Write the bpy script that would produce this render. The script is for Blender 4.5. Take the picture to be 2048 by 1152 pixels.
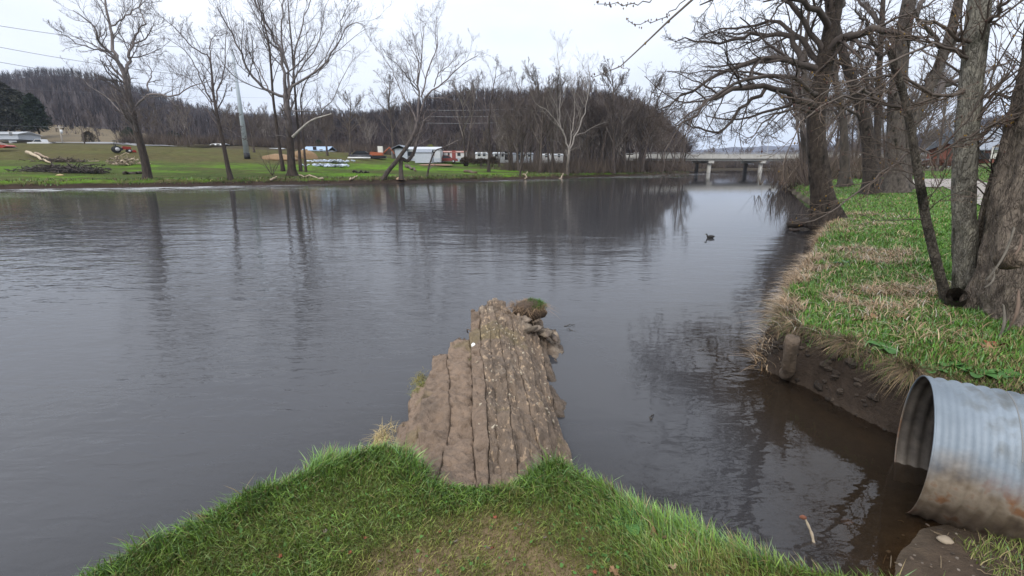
import bpy, math, random
import numpy as np
from mathutils import Vector

# ------------------------------------------------------------------ clear
for o in list(bpy.data.objects): bpy.data.objects.remove(o)
S = bpy.context.scene
COL = S.collection

# ------------------------------------------------------------------ camera, sky, sun, exposure
CAMZ = 2.1; FPX = 930.0; PITCH = math.radians(14.82)
cd = bpy.data.cameras.new("camera"); cam = bpy.data.objects.new("camera", cd); COL.objects.link(cam)
cam.location = (0, 0, CAMZ); cam.rotation_euler = (math.pi/2 - PITCH, 0, 0)
cd.sensor_width = 36.0; cd.lens = 36.0*FPX/2048.0; cd.clip_start = 0.05; cd.clip_end = 9000
S.camera = cam

SUN_EL = math.radians(48); SUN_AZ = math.radians(215)     # azimuth clockwise from +Y
W = bpy.data.worlds.new("World"); S.world = W; W.use_nodes = True
wt = W.node_tree; wt.nodes.clear()
def N(t, typ, **kw):
    n = t.nodes.new(typ)
    for k, v in kw.items(): setattr(n, k, v)
    return n
sky = N(wt, 'ShaderNodeTexSky', sky_type='NISHITA', sun_disc=False, sun_elevation=SUN_EL, sun_rotation=SUN_AZ,
        air_density=1.0, dust_density=2.0, ozone_density=1.0)
tc = N(wt, 'ShaderNodeTexCoord'); mp = N(wt, 'ShaderNodeMapping'); mp.inputs['Scale'].default_value = (1.6, 1.6, 5.0)
nz = N(wt, 'ShaderNodeTexNoise'); nz.inputs['Scale'].default_value = 1.7; nz.inputs['Detail'].default_value = 5; nz.inputs['Roughness'].default_value = .5
cr = N(wt, 'ShaderNodeValToRGB')
cr.color_ramp.elements[0].position = .3; cr.color_ramp.elements[0].color = (4.95, 5.25, 5.9, 1)
cr.color_ramp.elements[1].position = .72; cr.color_ramp.elements[1].color = (6.3, 6.55, 7.05, 1)
sep = N(wt, 'ShaderNodeSeparateXYZ')
mr = N(wt, 'ShaderNodeMapRange'); mr.inputs['From Min'].default_value = 0; mr.inputs['From Max'].default_value = 1
mr.inputs['To Min'].default_value = .92; mr.inputs['To Max'].default_value = 2.5      # overcast sky: brighter towards the zenith
vm = N(wt, 'ShaderNodeVectorMath', operation='SCALE')
mx = N(wt, 'ShaderNodeMix', data_type='RGBA'); mx.inputs['Factor'].default_value = .9
bg = N(wt, 'ShaderNodeBackground'); bg.inputs['Strength'].default_value = .1
wo = N(wt, 'ShaderNodeOutputWorld')
L = wt.links.new
L(tc.outputs['Generated'], mp.inputs['Vector']); L(mp.outputs['Vector'], nz.inputs['Vector']); L(nz.outputs['Fac'], cr.inputs['Fac'])
L(tc.outputs['Generated'], sep.inputs[0]); pw = N(wt, 'ShaderNodeMath', operation='POWER', use_clamp=True); pw.inputs[1].default_value = 1.0; L(sep.outputs['Z'], pw.inputs[0]); L(pw.outputs[0], mr.inputs['Value'])
L(cr.outputs['Color'], vm.inputs[0]); L(mr.outputs['Result'], vm.inputs['Scale'])
L(sky.outputs['Color'], mx.inputs['A']); L(vm.outputs['Vector'], mx.inputs['B'])
L(mx.outputs['Result'], bg.inputs['Color']); L(bg.outputs['Background'], wo.inputs['Surface'])
sl = bpy.data.lights.new("sun", 'SUN'); sl.energy = 1.5; sl.angle = math.radians(25); sl.color = (1, .97, .93)
so = bpy.data.objects.new("sun", sl); COL.objects.link(so)
sd = Vector((math.sin(SUN_AZ)*math.cos(SUN_EL), math.cos(SUN_AZ)*math.cos(SUN_EL), math.sin(SUN_EL)))
so.rotation_euler = sd.to_track_quat('Z', 'Y').to_euler(); so.location = (0, -20, 40)
S.render.engine = 'CYCLES'
S.view_settings.view_transform = 'Standard'; S.view_settings.look = 'None'
S.view_settings.gamma = 1; S.view_settings.exposure = 0.64; S.view_settings.use_curve_mapping = False

# ------------------------------------------------------------------ helpers
cP, sP = math.cos(PITCH), math.sin(PITCH)
def at_z(px, py, z=0.0):
    u = (px-1024)/FPX; v = (py-576)/FPX; t = (CAMZ-z)/(sP+cP*v)
    return np.array((u*t, (cP-sP*v)*t, z))
def at_y(px, py, Y):
    u = (px-1024)/FPX; v = (py-576)/FPX; t = Y/(cP-sP*v)
    return np.array((u*t, Y, CAMZ-(sP+cP*v)*t))
def poly_y(pts, Y, dy=None):
    n = len(pts); out = []
    for i, p in enumerate(pts):
        yy = Y + (0 if dy is None else dy*(i/(n-1)))
        out.append(at_y(p[0], p[1], yy))
    return np.array(out)

def _h(ix, iy, iz, s):
    n = (ix.astype(np.int64)*374761393 + iy.astype(np.int64)*668265263 + iz.astype(np.int64)*2147483647 + s*1274126177) & 0xffffffff
    n = ((n ^ (n >> 13))*1274126177) & 0xffffffff
    n = ((n ^ (n >> 16))*2246822519) & 0xffffffff
    return ((n ^ (n >> 15)) & 0xffff)/32767.5 - 1.0
def vnoise(p, s=0):
    p = np.asarray(p, float)
    i = np.floor(p); f = p-i; f = f*f*(3-2*f); ix, iy, iz = i[:, 0], i[:, 1], i[:, 2]
    r = 0
    for a in (0, 1):
        wx = f[:, 0] if a else 1-f[:, 0]
        for b in (0, 1):
            wy = f[:, 1] if b else 1-f[:, 1]
            for c in (0, 1):
                wz = f[:, 2] if c else 1-f[:, 2]
                r = r + wx*wy*wz*_h(ix+a, iy+b, iz+c, s)
    return r
def fbm(p, o=4, s=0, g=.5):
    p = np.asarray(p, float); r = 0; a = 1; t = 0
    for k in range(o):
        r = r+a*vnoise(p*(2.03**k)+k*7.3, s+k); t += a; a *= g
    return r/t
def n2(x, y, sc, o=3, s=0):
    return fbm(np.stack([x*sc, y*sc, np.zeros_like(x)+.37], 1), o, s)
def sstep(a, b, x):
    t = np.clip((x-a)/(b-a), 0, 1); return t*t*(3-2*t)
def nrm(v): return v/np.maximum(np.linalg.norm(v, axis=-1, keepdims=True), 1e-9)

def make_mesh(name, V, F, tint=None, smooth=True):
    """V (n,3); F list of int arrays (m,3)/(m,4)"""
    me = bpy.data.meshes.new(name)
    V = np.asarray(V, np.float32)
    if not isinstance(F, list): F = [F]
    F = [np.asarray(f, np.int32) for f in F if len(f)]
    nl = sum(f.size for f in F); npoly = sum(len(f) for f in F)
    me.vertices.add(len(V)); me.vertices.foreach_set('co', V.ravel())
    me.loops.add(nl); me.polygons.add(npoly)
    me.loops.foreach_set('vertex_index', np.concatenate([f.ravel() for f in F]))
    st = []; c = 0
    for f in F:
        k = f.shape[1]; st.append(c+np.arange(len(f))*k); c += f.size
    me.polygons.foreach_set('loop_start', np.concatenate(st).astype(np.int32))
    me.polygons.foreach_set('use_smooth', np.full(npoly, bool(smooth)))
    if tint is not None:
        a = me.color_attributes.new('tint', 'FLOAT_COLOR', 'POINT')
        t = np.ones((len(V), 4), np.float32); t[:, :3] = tint
        a.data.foreach_set('color', t.ravel())
    me.update(calc_edges=True)
    return me
def link(name, me, mat=None, parent=None, loc=None):
    o = bpy.data.objects.new(name, me); COL.objects.link(o)
    if mat is not None: me.materials.append(mat)
    if parent is not None: o.parent = parent
    if loc is not None: o.location = loc
    return o
def tag(o, label=None, cat=None, group=None, kind=None):
    if label: o['label'] = label
    if cat: o['category'] = cat
    if group: o['group'] = group
    if kind: o['kind'] = kind
    return o
def thing(name, label, cat, loc=(0, 0, 0), rz=0, group=None):
    o = bpy.data.objects.new(name, None); COL.objects.link(o)
    o.location = tuple(float(c) for c in loc); o.rotation_euler = (0, 0, rz); o.empty_display_size = .2
    return tag(o, label, cat, group)
def part(name, V, F, mat, root, tint=None, smooth=True, world=False):
    V = np.asarray(V, float)
    if world: V = V-np.array(root.location)
    return link(name, make_mesh(name, V, F, tint, smooth), mat, root)
def copy_tree(o, parent=None):
    c = o.copy(); COL.objects.link(c)
    if parent is not None: c.parent = parent
    for ch in list(o.children): copy_tree(ch, c)
    return c
class MB:
    """collects simple solids in one mesh"""
    def __init__(s): s.V = []; s.Q = []; s.T = []; s.n = 0
    def add(s, V, Q=(), T=()):
        V = np.asarray(V, float).reshape(-1, 3)
        if len(Q): s.Q.append(np.asarray(Q)+s.n)
        if len(T): s.T.append(np.asarray(T)+s.n)
        s.V.append(V); s.n += len(V); return s
    def box(s, a, b, rz=0, c=None):
        x0, y0, z0 = a; x1, y1, z1 = b
        V = np.array([(x0,y0,z0),(x1,y0,z0),(x1,y1,z0),(x0,y1,z0),(x0,y0,z1),(x1,y0,z1),(x1,y1,z1),(x0,y1,z1)], float)
        if rz:
            m = np.array(c) if c is not None else V.mean(0); d = V-m
            V = np.stack([d[:,0]*math.cos(rz)-d[:,1]*math.sin(rz), d[:,0]*math.sin(rz)+d[:,1]*math.cos(rz), d[:,2]], 1)+m
        return s.add(V, [(0,3,2,1),(4,5,6,7),(0,1,5,4),(1,2,6,5),(2,3,7,6),(3,0,4,7)])
    def prism(s, prof, y0, y1, axis='y'):
        """prof: list of (a,z) counter-clockwise; extruded along y (or x)"""
        k = len(prof)
        if axis == 'y': V = [(p[0], y0, p[1]) for p in prof]+[(p[0], y1, p[1]) for p in prof]
        else: V = [(y0, p[0], p[1]) for p in prof]+[(y1, p[0], p[1]) for p in prof]
        cy = np.mean([p[0] for p in prof]); cz = np.mean([p[1] for p in prof])
        if axis == 'y': V += [(cy, y0, cz), (cy, y1, cz)]
        else: V += [(y0, cy, cz), (y1, cy, cz)]
        Q = [(i, (i+1) % k, k+(i+1) % k, k+i) for i in range(k)]
        T = [(2*k, (i+1) % k, i) for i in range(k)]+[(2*k+1, k+i, k+(i+1) % k) for i in range(k)]
        return s.add(V, Q, T)
    def tube(s, P, R, n=8, caps=True):
        P = np.asarray(P, float); k = len(P); R = np.broadcast_to(np.asarray(R, float), (k,))
        t = nrm(np.gradient(P, axis=0)); d = nrm(P[-1]-P[0]); ref = np.array((1., 0, 0)) if abs(d[0]) < .8 else np.array((0, 1., 0))
        a = nrm(np.cross(t, ref)); b = np.cross(t, a); th = np.arange(n)*2*math.pi/n
        V = P[:, None]+R[:, None, None]*(a[:, None]*np.cos(th)[None, :, None]+b[:, None]*np.sin(th)[None, :, None])
        i = np.arange(k-1)[:, None]*n; j = np.arange(n)[None]; j2 = (j+1) % n
        Q = np.stack([i+j, i+j2, i+n+j2, i+n+j], -1).reshape(-1, 4)
        V = V.reshape(-1, 3); T = []
        if caps:
            V = np.concatenate([V, P[:1], P[-1:]]); c0 = k*n
            T = [(c0, (q+1) % n, q) for q in range(n)]+[(c0+1, (k-1)*n+q, (k-1)*n+(q+1) % n) for q in range(n)]
        return s.add(V, Q, T)
    def ball(s, c, r, nu=10, nv=6, jit=0, seed=0, flat=None):
        r = np.broadcast_to(np.asarray(r, float), (3,))
        th = np.linspace(0, math.pi, nv+1)[1:-1]; ph = np.arange(nu)*2*math.pi/nu
        U = np.stack([np.sin(th)[:, None]*np.cos(ph), np.sin(th)[:, None]*np.sin(ph), np.cos(th)[:, None]+0*ph], -1).reshape(-1, 3)
        U = np.concatenate([U, [(0, 0, 1), (0, 0, -1)]])
        if jit: U = U*(1+jit*fbm(U*1.7+seed*3.1, 3, seed))[:, None]
        if flat is not None: U[:, 2] = np.maximum(U[:, 2], flat)
        V = U*r+np.array(c); m = nv-1
        i = np.arange(m-1)[:, None]*nu; j = np.arange(nu)[None]; j2 = (j+1) % nu
        Q = np.stack([i+j, i+nu+j, i+nu+j2, i+j2], -1).reshape(-1, 4)
        T = [(m*nu, q, (q+1) % nu) for q in range(nu)]+[(m*nu+1, (m-1)*nu+(q+1) % nu, (m-1)*nu+q) for q in range(nu)]
        return s.add(V, Q, T)
    def build(s, name, mat, root=None, smooth=False, world=False, tint=None):
        V = np.concatenate(s.V); F = []
        if s.Q: F.append(np.concatenate(s.Q))
        if s.T: F.append(np.concatenate(s.T))
        if root is not None: return part(name, V, F, mat, root, tint, smooth, world)
        return link(name, make_mesh(name, V, F, tint, smooth), mat)
def grid_faces(nr, nc):
    i = np.arange(nr-1)[:, None]*nc; j = np.arange(nc-1)[None]
    return np.stack([i+j, i+j+1, i+nc+j+1, i+nc+j], -1).reshape(-1, 4)

# ------------------------------------------------------------------ materials
def ramp(t, stops):
    r = N(t, 'ShaderNodeValToRGB'); e = r.color_ramp.elements
    while len(e) < len(stops): e.new(.5)
    for q, (p, c) in zip(e, stops): q.position = p; q.color = (c[0], c[1], c[2], 1)
    return r
def mat(name, stops, scale=5, detail=4, rough=.9, bump=0., bscale=20, bdist=.02, stretch=(1, 1, 1), attr=False,
        coat=0., metal=0., spec=.3, wet=None, blotch=None, plates=None):
    m = bpy.data.materials.new(name); m.use_nodes = True; t = m.node_tree; t.nodes.clear()
    out = N(t, 'ShaderNodeOutputMaterial'); b = N(t, 'ShaderNodeBsdfPrincipled')
    l = t.links.new; l(b.outputs[0], out.inputs[0])
    b.inputs['Roughness'].default_value = rough; b.inputs['Metallic'].default_value = metal
    b.inputs['Specular IOR Level'].default_value = spec
    if coat: b.inputs['Coat Weight'].default_value = coat
    tc = N(t, 'ShaderNodeTexCoord'); mp = N(t, 'ShaderNodeMapping'); mp.inputs['Scale'].default_value = stretch
    l(tc.outputs['Object'], mp.inputs['Vector'])
    nz = N(t, 'ShaderNodeTexNoise'); nz.inputs['Scale'].default_value = scale; nz.inputs['Detail'].default_value = detail
    nz.inputs['Roughness'].default_value = .62
    l(mp.outputs[0], nz.inputs['Vector'])
    r = ramp(t, stops); l(nz.outputs['Fac'], r.inputs[0]); col = r.outputs[0]
    if blotch:      # second, larger or finer layer: (scale, colour, lo, hi)
        n3 = N(t, 'ShaderNodeTexNoise'); n3.inputs['Scale'].default_value = blotch[0]; n3.inputs['Detail'].default_value = 5
        l(mp.outputs[0], n3.inputs['Vector'])
        r3 = ramp(t, [(blotch[2], (0, 0, 0)), (blotch[3], (1, 1, 1))]); l(n3.outputs['Fac'], r3.inputs[0])
        mx = N(t, 'ShaderNodeMix', data_type='RGBA'); l(r3.outputs[0], mx.inputs['Factor']); l(col, mx.inputs['A'])
        mx.inputs['B'].default_value = (*blotch[1], 1); col = mx.outputs['Result']
    pl = None
    if plates:      # bark plates: cracks along distorted cell borders
        mp2 = N(t, 'ShaderNodeMapping'); mp2.inputs['Scale'].default_value = plates[1]; l(tc.outputs['Object'], mp2.inputs['Vector'])
        nd = N(t, 'ShaderNodeTexNoise'); nd.inputs['Scale'].default_value = 9; nd.inputs['Detail'].default_value = 4; l(mp2.outputs[0], nd.inputs['Vector'])
        va = N(t, 'ShaderNodeVectorMath', operation='MULTIPLY_ADD'); va.inputs[1].default_value = (.42, .42, .42); l(nd.outputs['Color'], va.inputs[0]); l(mp2.outputs[0], va.inputs[2])
        vo = N(t, 'ShaderNodeTexVoronoi', feature='DISTANCE_TO_EDGE'); vo.inputs['Scale'].default_value = plates[0]; l(va.outputs[0], vo.inputs['Vector'])
        pr = ramp(t, [(0, (.74, .72, .70)), (.08, (.95, .95, .95)), (.3, (1.05, 1.05, 1.05))]); l(vo.outputs['Distance'], pr.inputs[0]); pl = pr.outputs[0]
        mx = N(t, 'ShaderNodeMix', data_type='RGBA', blend_type='MULTIPLY'); mx.inputs['Factor'].default_value = 1; l(col, mx.inputs['A']); l(pl, mx.inputs['B']); col = mx.outputs['Result']
    if attr:
        a = N(t, 'ShaderNodeAttribute', attribute_name='tint')
        mx = N(t, 'ShaderNodeMix', data_type='RGBA', blend_type='MULTIPLY'); mx.inputs['Factor'].default_value = 1
        l(col, mx.inputs['A']); l(a.outputs['Color'], mx.inputs['B']); col = mx.outputs['Result']
    l(col, b.inputs['Base Color'])
    if bump:
        n2_ = N(t, 'ShaderNodeTexNoise'); n2_.inputs['Scale'].default_value = bscale; n2_.inputs['Detail'].default_value = 6
        n2_.inputs['Roughness'].default_value = .65
        l(mp.outputs[0], n2_.inputs['Vector'])
        bp = N(t, 'ShaderNodeBump'); bp.inputs['Strength'].default_value = bump; bp.inputs['Distance'].default_value = bdist
        hs = n2_.outputs['Fac']
        if pl is not None:
            ma = N(t, 'ShaderNodeMath', operation='ADD'); l(hs, ma.inputs[0]); l(pl, ma.inputs[1]); hs = ma.outputs[0]
        l(hs, bp.inputs['Height']); l(bp.outputs[0], b.inputs['Normal'])
    return m
def flat(name, c, rough=.6, var=.12, scale=3, **k):
    lo = [x*(1-var) for x in c]; hi = [min(1, x*(1+var)) for x in c]
    return mat(name, [(.3, lo), (.7, hi)], scale=scale, rough=rough, **k)
W1 = [(.25, (.72, .72, .72)), (.75, (1.28, 1.28, 1.28))]
M = {}
M['ground'] = mat('ground', [(.2, (.62, .62, .6)), (.5, (1, 1, 1)), (.8, (1.4, 1.38, 1.3))], scale=9, detail=8, bump=.8, bscale=26, bdist=.03, attr=True, spec=.12, rough=.85)
M['field'] = mat('field', [(.2, (.55, .6, .5)), (.5, (1, 1, 1)), (.8, (1.45, 1.35, 1.3))], scale=.9, detail=9, bump=.8, bscale=3.5, bdist=.18, attr=True, spec=.04)
M['grass'] = mat('grass_blade', W1, scale=6, attr=True, rough=.6, spec=.2)
M['bark'] = mat('bark', [(.3, (.4, .4, .4)), (.5, (1, 1, 1)), (.72, (1.6, 1.55, 1.5))], scale=5, detail=7, stretch=(1, 1, .25), bump=1., bscale=7, bdist=.15, attr=True)
M['twig'] = mat('twig', W1, scale=1.5, attr=True)
M['nearbark'] = mat('near_bark', [(.30, (.45, .43, .41)), (.48, (.95, .94, .93)), (.70, (1.5, 1.5, 1.42))], scale=12, detail=9, stretch=(1, 1, .5), bump=1., bscale=22, bdist=.05, attr=True, plates=(17, (1, 1, .30)),
                    blotch=(5, (.215, .225, .175), .56, .68))
M['rock'] = mat('rock', [(.2, (.5, .48, .45)), (.5, (1, 1, 1)), (.8, (1.35, 1.32, 1.28))], scale=14, detail=9, bump=1., bscale=30, bdist=.035, attr=True, rough=.8)
M['rockpale'] = mat('rock_pale', [(.2, (.42, .4, .38)), (.5, (1, 1, 1)), (.8, (1.4, 1.36, 1.3))], scale=16, detail=9, bump=1., bscale=34, bdist=.035, attr=True, rough=.8, stretch=(1.3, .6, 1), blotch=(24, (1.95, 1.9, 1.75), .585, .625))
M['flake'] = flat('pale_flake', (.34, .285, .21), .8, .3, 30)
M['hill'] = mat('hill_litter', [(.2, (.034, .027, .026)), (.8, (.072, .058, .053))], scale=.06, detail=8, spec=.04, bump=.6, bscale=.3, bdist=1.5)
M['wood'] = mat('wood_stems', W1, scale=.05, attr=True, spec=.08)
M['stuff'] = mat('tinted', W1, scale=8, attr=True, bump=.4, bscale=20)
# ------------------------------------------------------------------ terrain: the near and right-hand side (with the river bed)
LAWN = np.array([(-6, -6), (-4.6, -4), (-3.2, -1.2), (-2.35, .5), (-1.78, 1.36), (-1.33, 1.93), (-1.0, 2.22), (-.78, 2.36), (-.6, 2.33), (-.44, 2.2), (-.30, 2.06), (-.05, 2.05),
                 (.08, 2.16), (.24, 2.24), (.46, 2.04), (.75, 1.75), (.95, 1.62), (1.36, 1.48), (1.8, 1.34), (2.3, 1.15), (4, .95), (7, 1.0), (12, 1), (12, -6)])
MUD = np.array([(1.5, 1.40), (1.82, 1.88), (2.16, 2.2), (2.45, 2.36), (2.75, 2.42), (3.4, 2.35), (5, 2.2), (9, 1.6), (9, .6), (3, .8), (1.7, 1.1)])
_rb = [(1530, 742), (1524, 700), (1540, 655), (1575, 600), (1606, 550), (1622, 510), (1634, 475), (1646, 450), (1652, 430), (1628, 412), (1600, 396), (1588, 385), (1574, 374), (1580, 364), (1588, 357)]
RB = [at_z(x, y)[:2] for x, y in _rb]
RB += [np.array(p) for p in ((70., 118.), (82., 142.), (100., 170.), (135., 195.), (210., 215.), (340, 230))]
INLET = [(7.5, 2.15), (5.2, 2.6), (3.9, 2.95), (3.2, 3.2), (3.08, 3.35), (2.98, 3.65), (2.93, 3.95), (2.85, 4.2)]
RIGHT = np.array(INLET+[tuple(p) for p in RB]+[(340, -6), (12, -6), (12, 2.0)])
FB = [at_z(x, y)[:2] for x, y in ((-260, 383), (-120, 381), (0, 378), (150, 376), (290, 374), (410, 372), (520, 370), (640, 368), (760, 366), (880, 363.5), (1000, 360), (1080, 357.5), (1150, 355), (1210, 353), (1270, 351.5), (1330, 349.5))]
FB = [np.array((-260., 20.)), np.array((-120., 38.))]+FB+[np.array(p) for p in ((44., 118.), (50., 138.), (58., 165.), (72., 192.), (100., 222.), (150, 245.), (260, 258.))]
FB = np.array(FB)

def sdf(x, y, P):
    """signed distance, positive inside"""
    d = np.full(x.shape, 1e9); ins = np.zeros(x.shape, bool); n = len(P)
    for i in range(n):
        ax, ay = P[i]; bx, by = P[(i+1) % n]; ex, ey = bx-ax, by-ay
        t = np.clip(((x-ax)*ex+(y-ay)*ey)/(ex*ex+ey*ey+1e-12), 0, 1)
        d = np.minimum(d, (x-ax-t*ex)**2+(y-ay-t*ey)**2)
        c = ((ay > y) != (by > y)) & (x < (bx-ax)*(y-ay)/(by-ay+1e-12)+ax); ins ^= c
    d = np.sqrt(d); return np.where(ins, d, -d)
def zones(x, y):
    w = .05*n2(x, y, 3.1, 3, 5)+.12*n2(x, y, .8, 2, 6)*sstep(4, 12, y)
    return sdf(x, y, LAWN)+.4*w, sdf(x, y, MUD)+.8*w, sdf(x, y, RIGHT)+w
def ground_h(x, y, z3=None):
    dl, dm, dr = zones(x, y) if z3 is None else z3
    far = sstep(8, 30, np.hypot(x, y))
    dd = np.maximum(np.maximum(dl, dm), dr)
    # bed
    inlet = sstep(1.5, 2.3, x)*sstep(5.2, 4.2, y)*sstep(3.6, 2.6, -dr+1.2)
    z = -.06-1.1*sstep(0, 4.5, -dd)-.5*sstep(2, 12, -dd)
    z = np.where(inlet > 0, z*(1-inlet)+inlet*(-.05-.09*sstep(0, 1.0, -dd)), z)
    z = z+.02*n2(x, y, 4, 3, 9)
    # lawn
    hl = .58+.02*n2(x, y, 2.2, 3, 1)+.012*n2(x, y, 9, 3, 2)+.04*np.clip(dl-.6, 0, 4)*.3
    zl = -.2+(hl+.2)*sstep(-.14, .12, dl)
    # mud
    zm = -.04+.11*sstep(-.15, .35, dm)+.07*sstep(.3, 1.2, dm)+(.035*n2(x, y, 3.5, 4, 3)+.018*n2(x, y, 13, 3, 4))*sstep(-.1, .3, dm)
    # right bank
    fw = .16+.5*far
    hr = .47+.10*sstep(.1, .8, dr)+.05*n2(x, y, 1.6, 3, 11)+.02*n2(x, y, 7, 3, 12)+.042*np.clip(dr-1, 0, 400)+.0011*np.clip(np.minimum(dr, 120)-2, 0, None)**2*sstep(2, 10, dr)
    zr = -.12+(hr+.12)*sstep(-.06-.2*far, fw, dr)
    face = sstep(-.1, .02, dr)*sstep(.3, .1, dr)
    zr = zr+face*(.09*n2(x, y, 6, 3, 21)+.06*n2(x, y, 19, 2, 22))
    out = np.maximum(z, np.where(dm > -.2, zm, -9)); out = np.maximum(out, np.where(dl > -.15, zl, -9)); out = np.maximum(out, np.where(dr > -.3, zr, -9))
    return out
def axis(lo, hi, step, a, b, g):
    c = list(np.arange(lo, hi+step*.5, step)); s = step; p = c[-1]
    while p < b: s *= g; p += s; c.append(p)
    s = step; p = c[0]; left = []
    while p > a: s *= g; p -= s; left.append(p)
    return np.array(left[::-1]+c)
gx = axis(-2.4, 6.2, .045, -320, 420, 1.036); gy = axis(1.0, 6.6, .045, -8, 420, 1.03)
X, Y = np.meshgrid(gx, gy); x, y = X.ravel(), Y.ravel()
Z3 = zones(x, y); z = ground_h(x, y, Z3); dl, dm, dr = Z3
def mixc(c, k, d): return c*(1-k[:, None])+np.array(d)*k[:, None]
soil = np.array((.075, .052, .036))
c = np.tile(np.array((.070, .056, .040)), (len(x), 1))                       # bed silt
c = mixc(c, sstep(-.1, .2, dm), (.066, .048, .034)); c = mixc(c, sstep(-.2, .2, dm)*sstep(-.05, .3, n2(x, y, 7, 3, 47))*.6, (.038, .028, .021))
c = mixc(c, sstep(.25, .8, dm)*sstep(-.2, .3, n2(x, y, 2, 3, 44)), (.13, .10, .07))
# lawn
lw = sstep(.02, .12, dl)
b1 = n2(x, y, 1.7, 3, 31); b2 = n2(x, y, 5.5, 3, 32)
cen = np.exp(-((x+.02)/.75)**2-((y-1.30)/.38)**2)
turf = mixc(np.tile(np.array((.085, .088, .030)), (len(x), 1)), sstep(-.1, .5, b1+.5*b2+.75*cen-.25), (.155, .112, .065))
c = mixc(c, sstep(-.15, .0, dl)*(dl > -.16), soil); c = c*(1-lw[:, None])+turf*lw[:, None]
# right bank
lw = sstep(.10, .26, dr)
rt = mixc(np.tile(np.array((.058, .094, .022)), (len(x), 1)), sstep(.0, .5, n2(x, y, .9, 4, 33)), (.105, .105, .04))
rt = mixc(rt, sstep(.45, .9, n2(x, y, .35, 3, 35))*sstep(1, 4, dr), (.05, .12, .02))
rt = mixc(rt, sstep(2.2, .5, dr)*sstep(-.3, .2, n2(x, y, 1.9, 3, 36))*.8, (.13, .10, .06))
rt = mixc(rt, sstep(14, 40, y)*sstep(5, 1, dr)*.9, (.055, .05, .026))
rt = mixc(rt, sstep(55, 70, y)*sstep(35, 12, dr)*.9, (.09, .07, .05))
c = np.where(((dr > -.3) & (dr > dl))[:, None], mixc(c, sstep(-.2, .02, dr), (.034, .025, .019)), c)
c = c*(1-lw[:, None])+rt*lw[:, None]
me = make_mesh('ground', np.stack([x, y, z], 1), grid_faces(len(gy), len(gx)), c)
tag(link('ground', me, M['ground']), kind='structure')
def gh(px, py): return ground_h(np.atleast_1d(np.asarray(px, float)), np.atleast_1d(np.asarray(py, float)))

# ------------------------------------------------------------------ footpath on the right-hand lawn
pp = np.array([at_z(2120, 425, .85)[:2], at_z(2010, 392, .9)[:2], at_z(1945, 371, .98)[:2], at_z(1895, 357, 1.15)[:2], at_z(1862, 351, 1.3)[:2], at_z(1835, 347.5, 1.6)[:2]])
tt = np.linspace(0, len(pp)-1, 60); px_ = np.interp(tt, np.arange(len(pp)), pp[:, 0]); py_ = np.interp(tt, np.arange(len(pp)), pp[:, 1])
for _ in range(4):
    px_[1:-1] = (px_[:-2]+2*px_[1:-1]+px_[2:])/4; py_[1:-1] = (py_[:-2]+2*py_[1:-1]+py_[2:])/4
tv = np.gradient(np.stack([px_, py_], 1), axis=0); nv = nrm(np.stack([-tv[:, 1], tv[:, 0]], 1))
V = []
for o in np.linspace(-1.15, 1.15, 7):
    a = px_+nv[:, 0]*o; b = py_+nv[:, 1]*o
    V.append(np.stack([a, b, gh(a, b)+.05], 1))
V = np.stack(V, 1).reshape(-1, 3)
tag(link('footpath', make_mesh('footpath', V, grid_faces(60, 7)), flat('path_gravel', (.25, .22, .20), .9, .25, 6)), kind='structure')

# ------------------------------------------------------------------ far bank: a field that rises from the water
seg = np.linalg.norm(np.diff(FB, axis=0), axis=1); cs = np.concatenate([[0], np.cumsum(seg)])
def fb_at(s):
    p = np.stack([np.interp(s, cs, FB[:, 0]), np.interp(s, cs, FB[:, 1])], 1)
    e = 6.0
    t = nrm(np.stack([np.interp(s+e, cs, FB[:, 0])-np.interp(s-e, cs, FB[:, 0]), np.interp(s+e, cs, FB[:, 1])-np.interp(s-e, cs, FB[:, 1])], 1))
    return p, np.stack([-t[:, 1], t[:, 0]], 1)
def field_h(d, s, p):
    k = np.interp(p[:, 0], (-95, -62, -32, -18, -5, 12, 30), (1.0, .86, .72, .52, .45, .22, .15))
    dd = np.clip(d, 0, 52)
    h = .12+.5*sstep(-.1, 1.3, d)+k*(.045*dd+.0010*dd**2)+.05*np.clip(d-52, 0, 400)*k
    h = np.where(d < 0, -.6*sstep(0, -3, d)+.12*sstep(-.4, 0, d), h)
    return h
FS = np.unique(np.concatenate([np.linspace(0, cs[3], 20), np.arange(cs[3], cs[17], .55), np.arange(cs[17], cs[-1], 5)]))
FD = np.concatenate([[-4, -2, -.8, -.3, 0, .15, .3, .5, .75, 1.0, 1.3, 1.7, 2.2, 3], np.arange(4, 30, 1.1), np.arange(31, 70, 2), np.arange(75, 420, 18)])
P_, N_ = fb_at(FS)
for _ in range(900): N_[1:-1] = nrm(N_[:-2]+N_[1:-1]*2+N_[2:])
SS, DD = np.meshgrid(FS, FD, indexing='ij')
wob = np.repeat((.5*n2(P_[:, 0], P_[:, 1], .35, 4, 51)+.25*n2(P_[:, 0], P_[:, 1], 1.3, 2, 52))[:, None], len(FD), 1)*(np.abs(DD) < 12)*sstep(12, 3, np.abs(DD))
XY = P_[:, None]+N_[:, None]*(DD+wob)[..., None]
fx, fy = XY[..., 0].ravel(), XY[..., 1].ravel(); d = DD.ravel(); s = SS.ravel()
fz = field_h(d, s, np.stack([fx, fy], 1))+sstep(.2, 1, d)*(.10*n2(fx, fy, .5, 3, 53)+.16*n2(fx, fy, .13, 3, 54)*sstep(2, 10, d))
fz += sstep(-.2, .1, d)*sstep(1.2, .4, d)*.15*n2(fx, fy, 2.2, 3, 55)
c = np.tile(np.array((.050, .068, .018)), (len(fx), 1))
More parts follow.
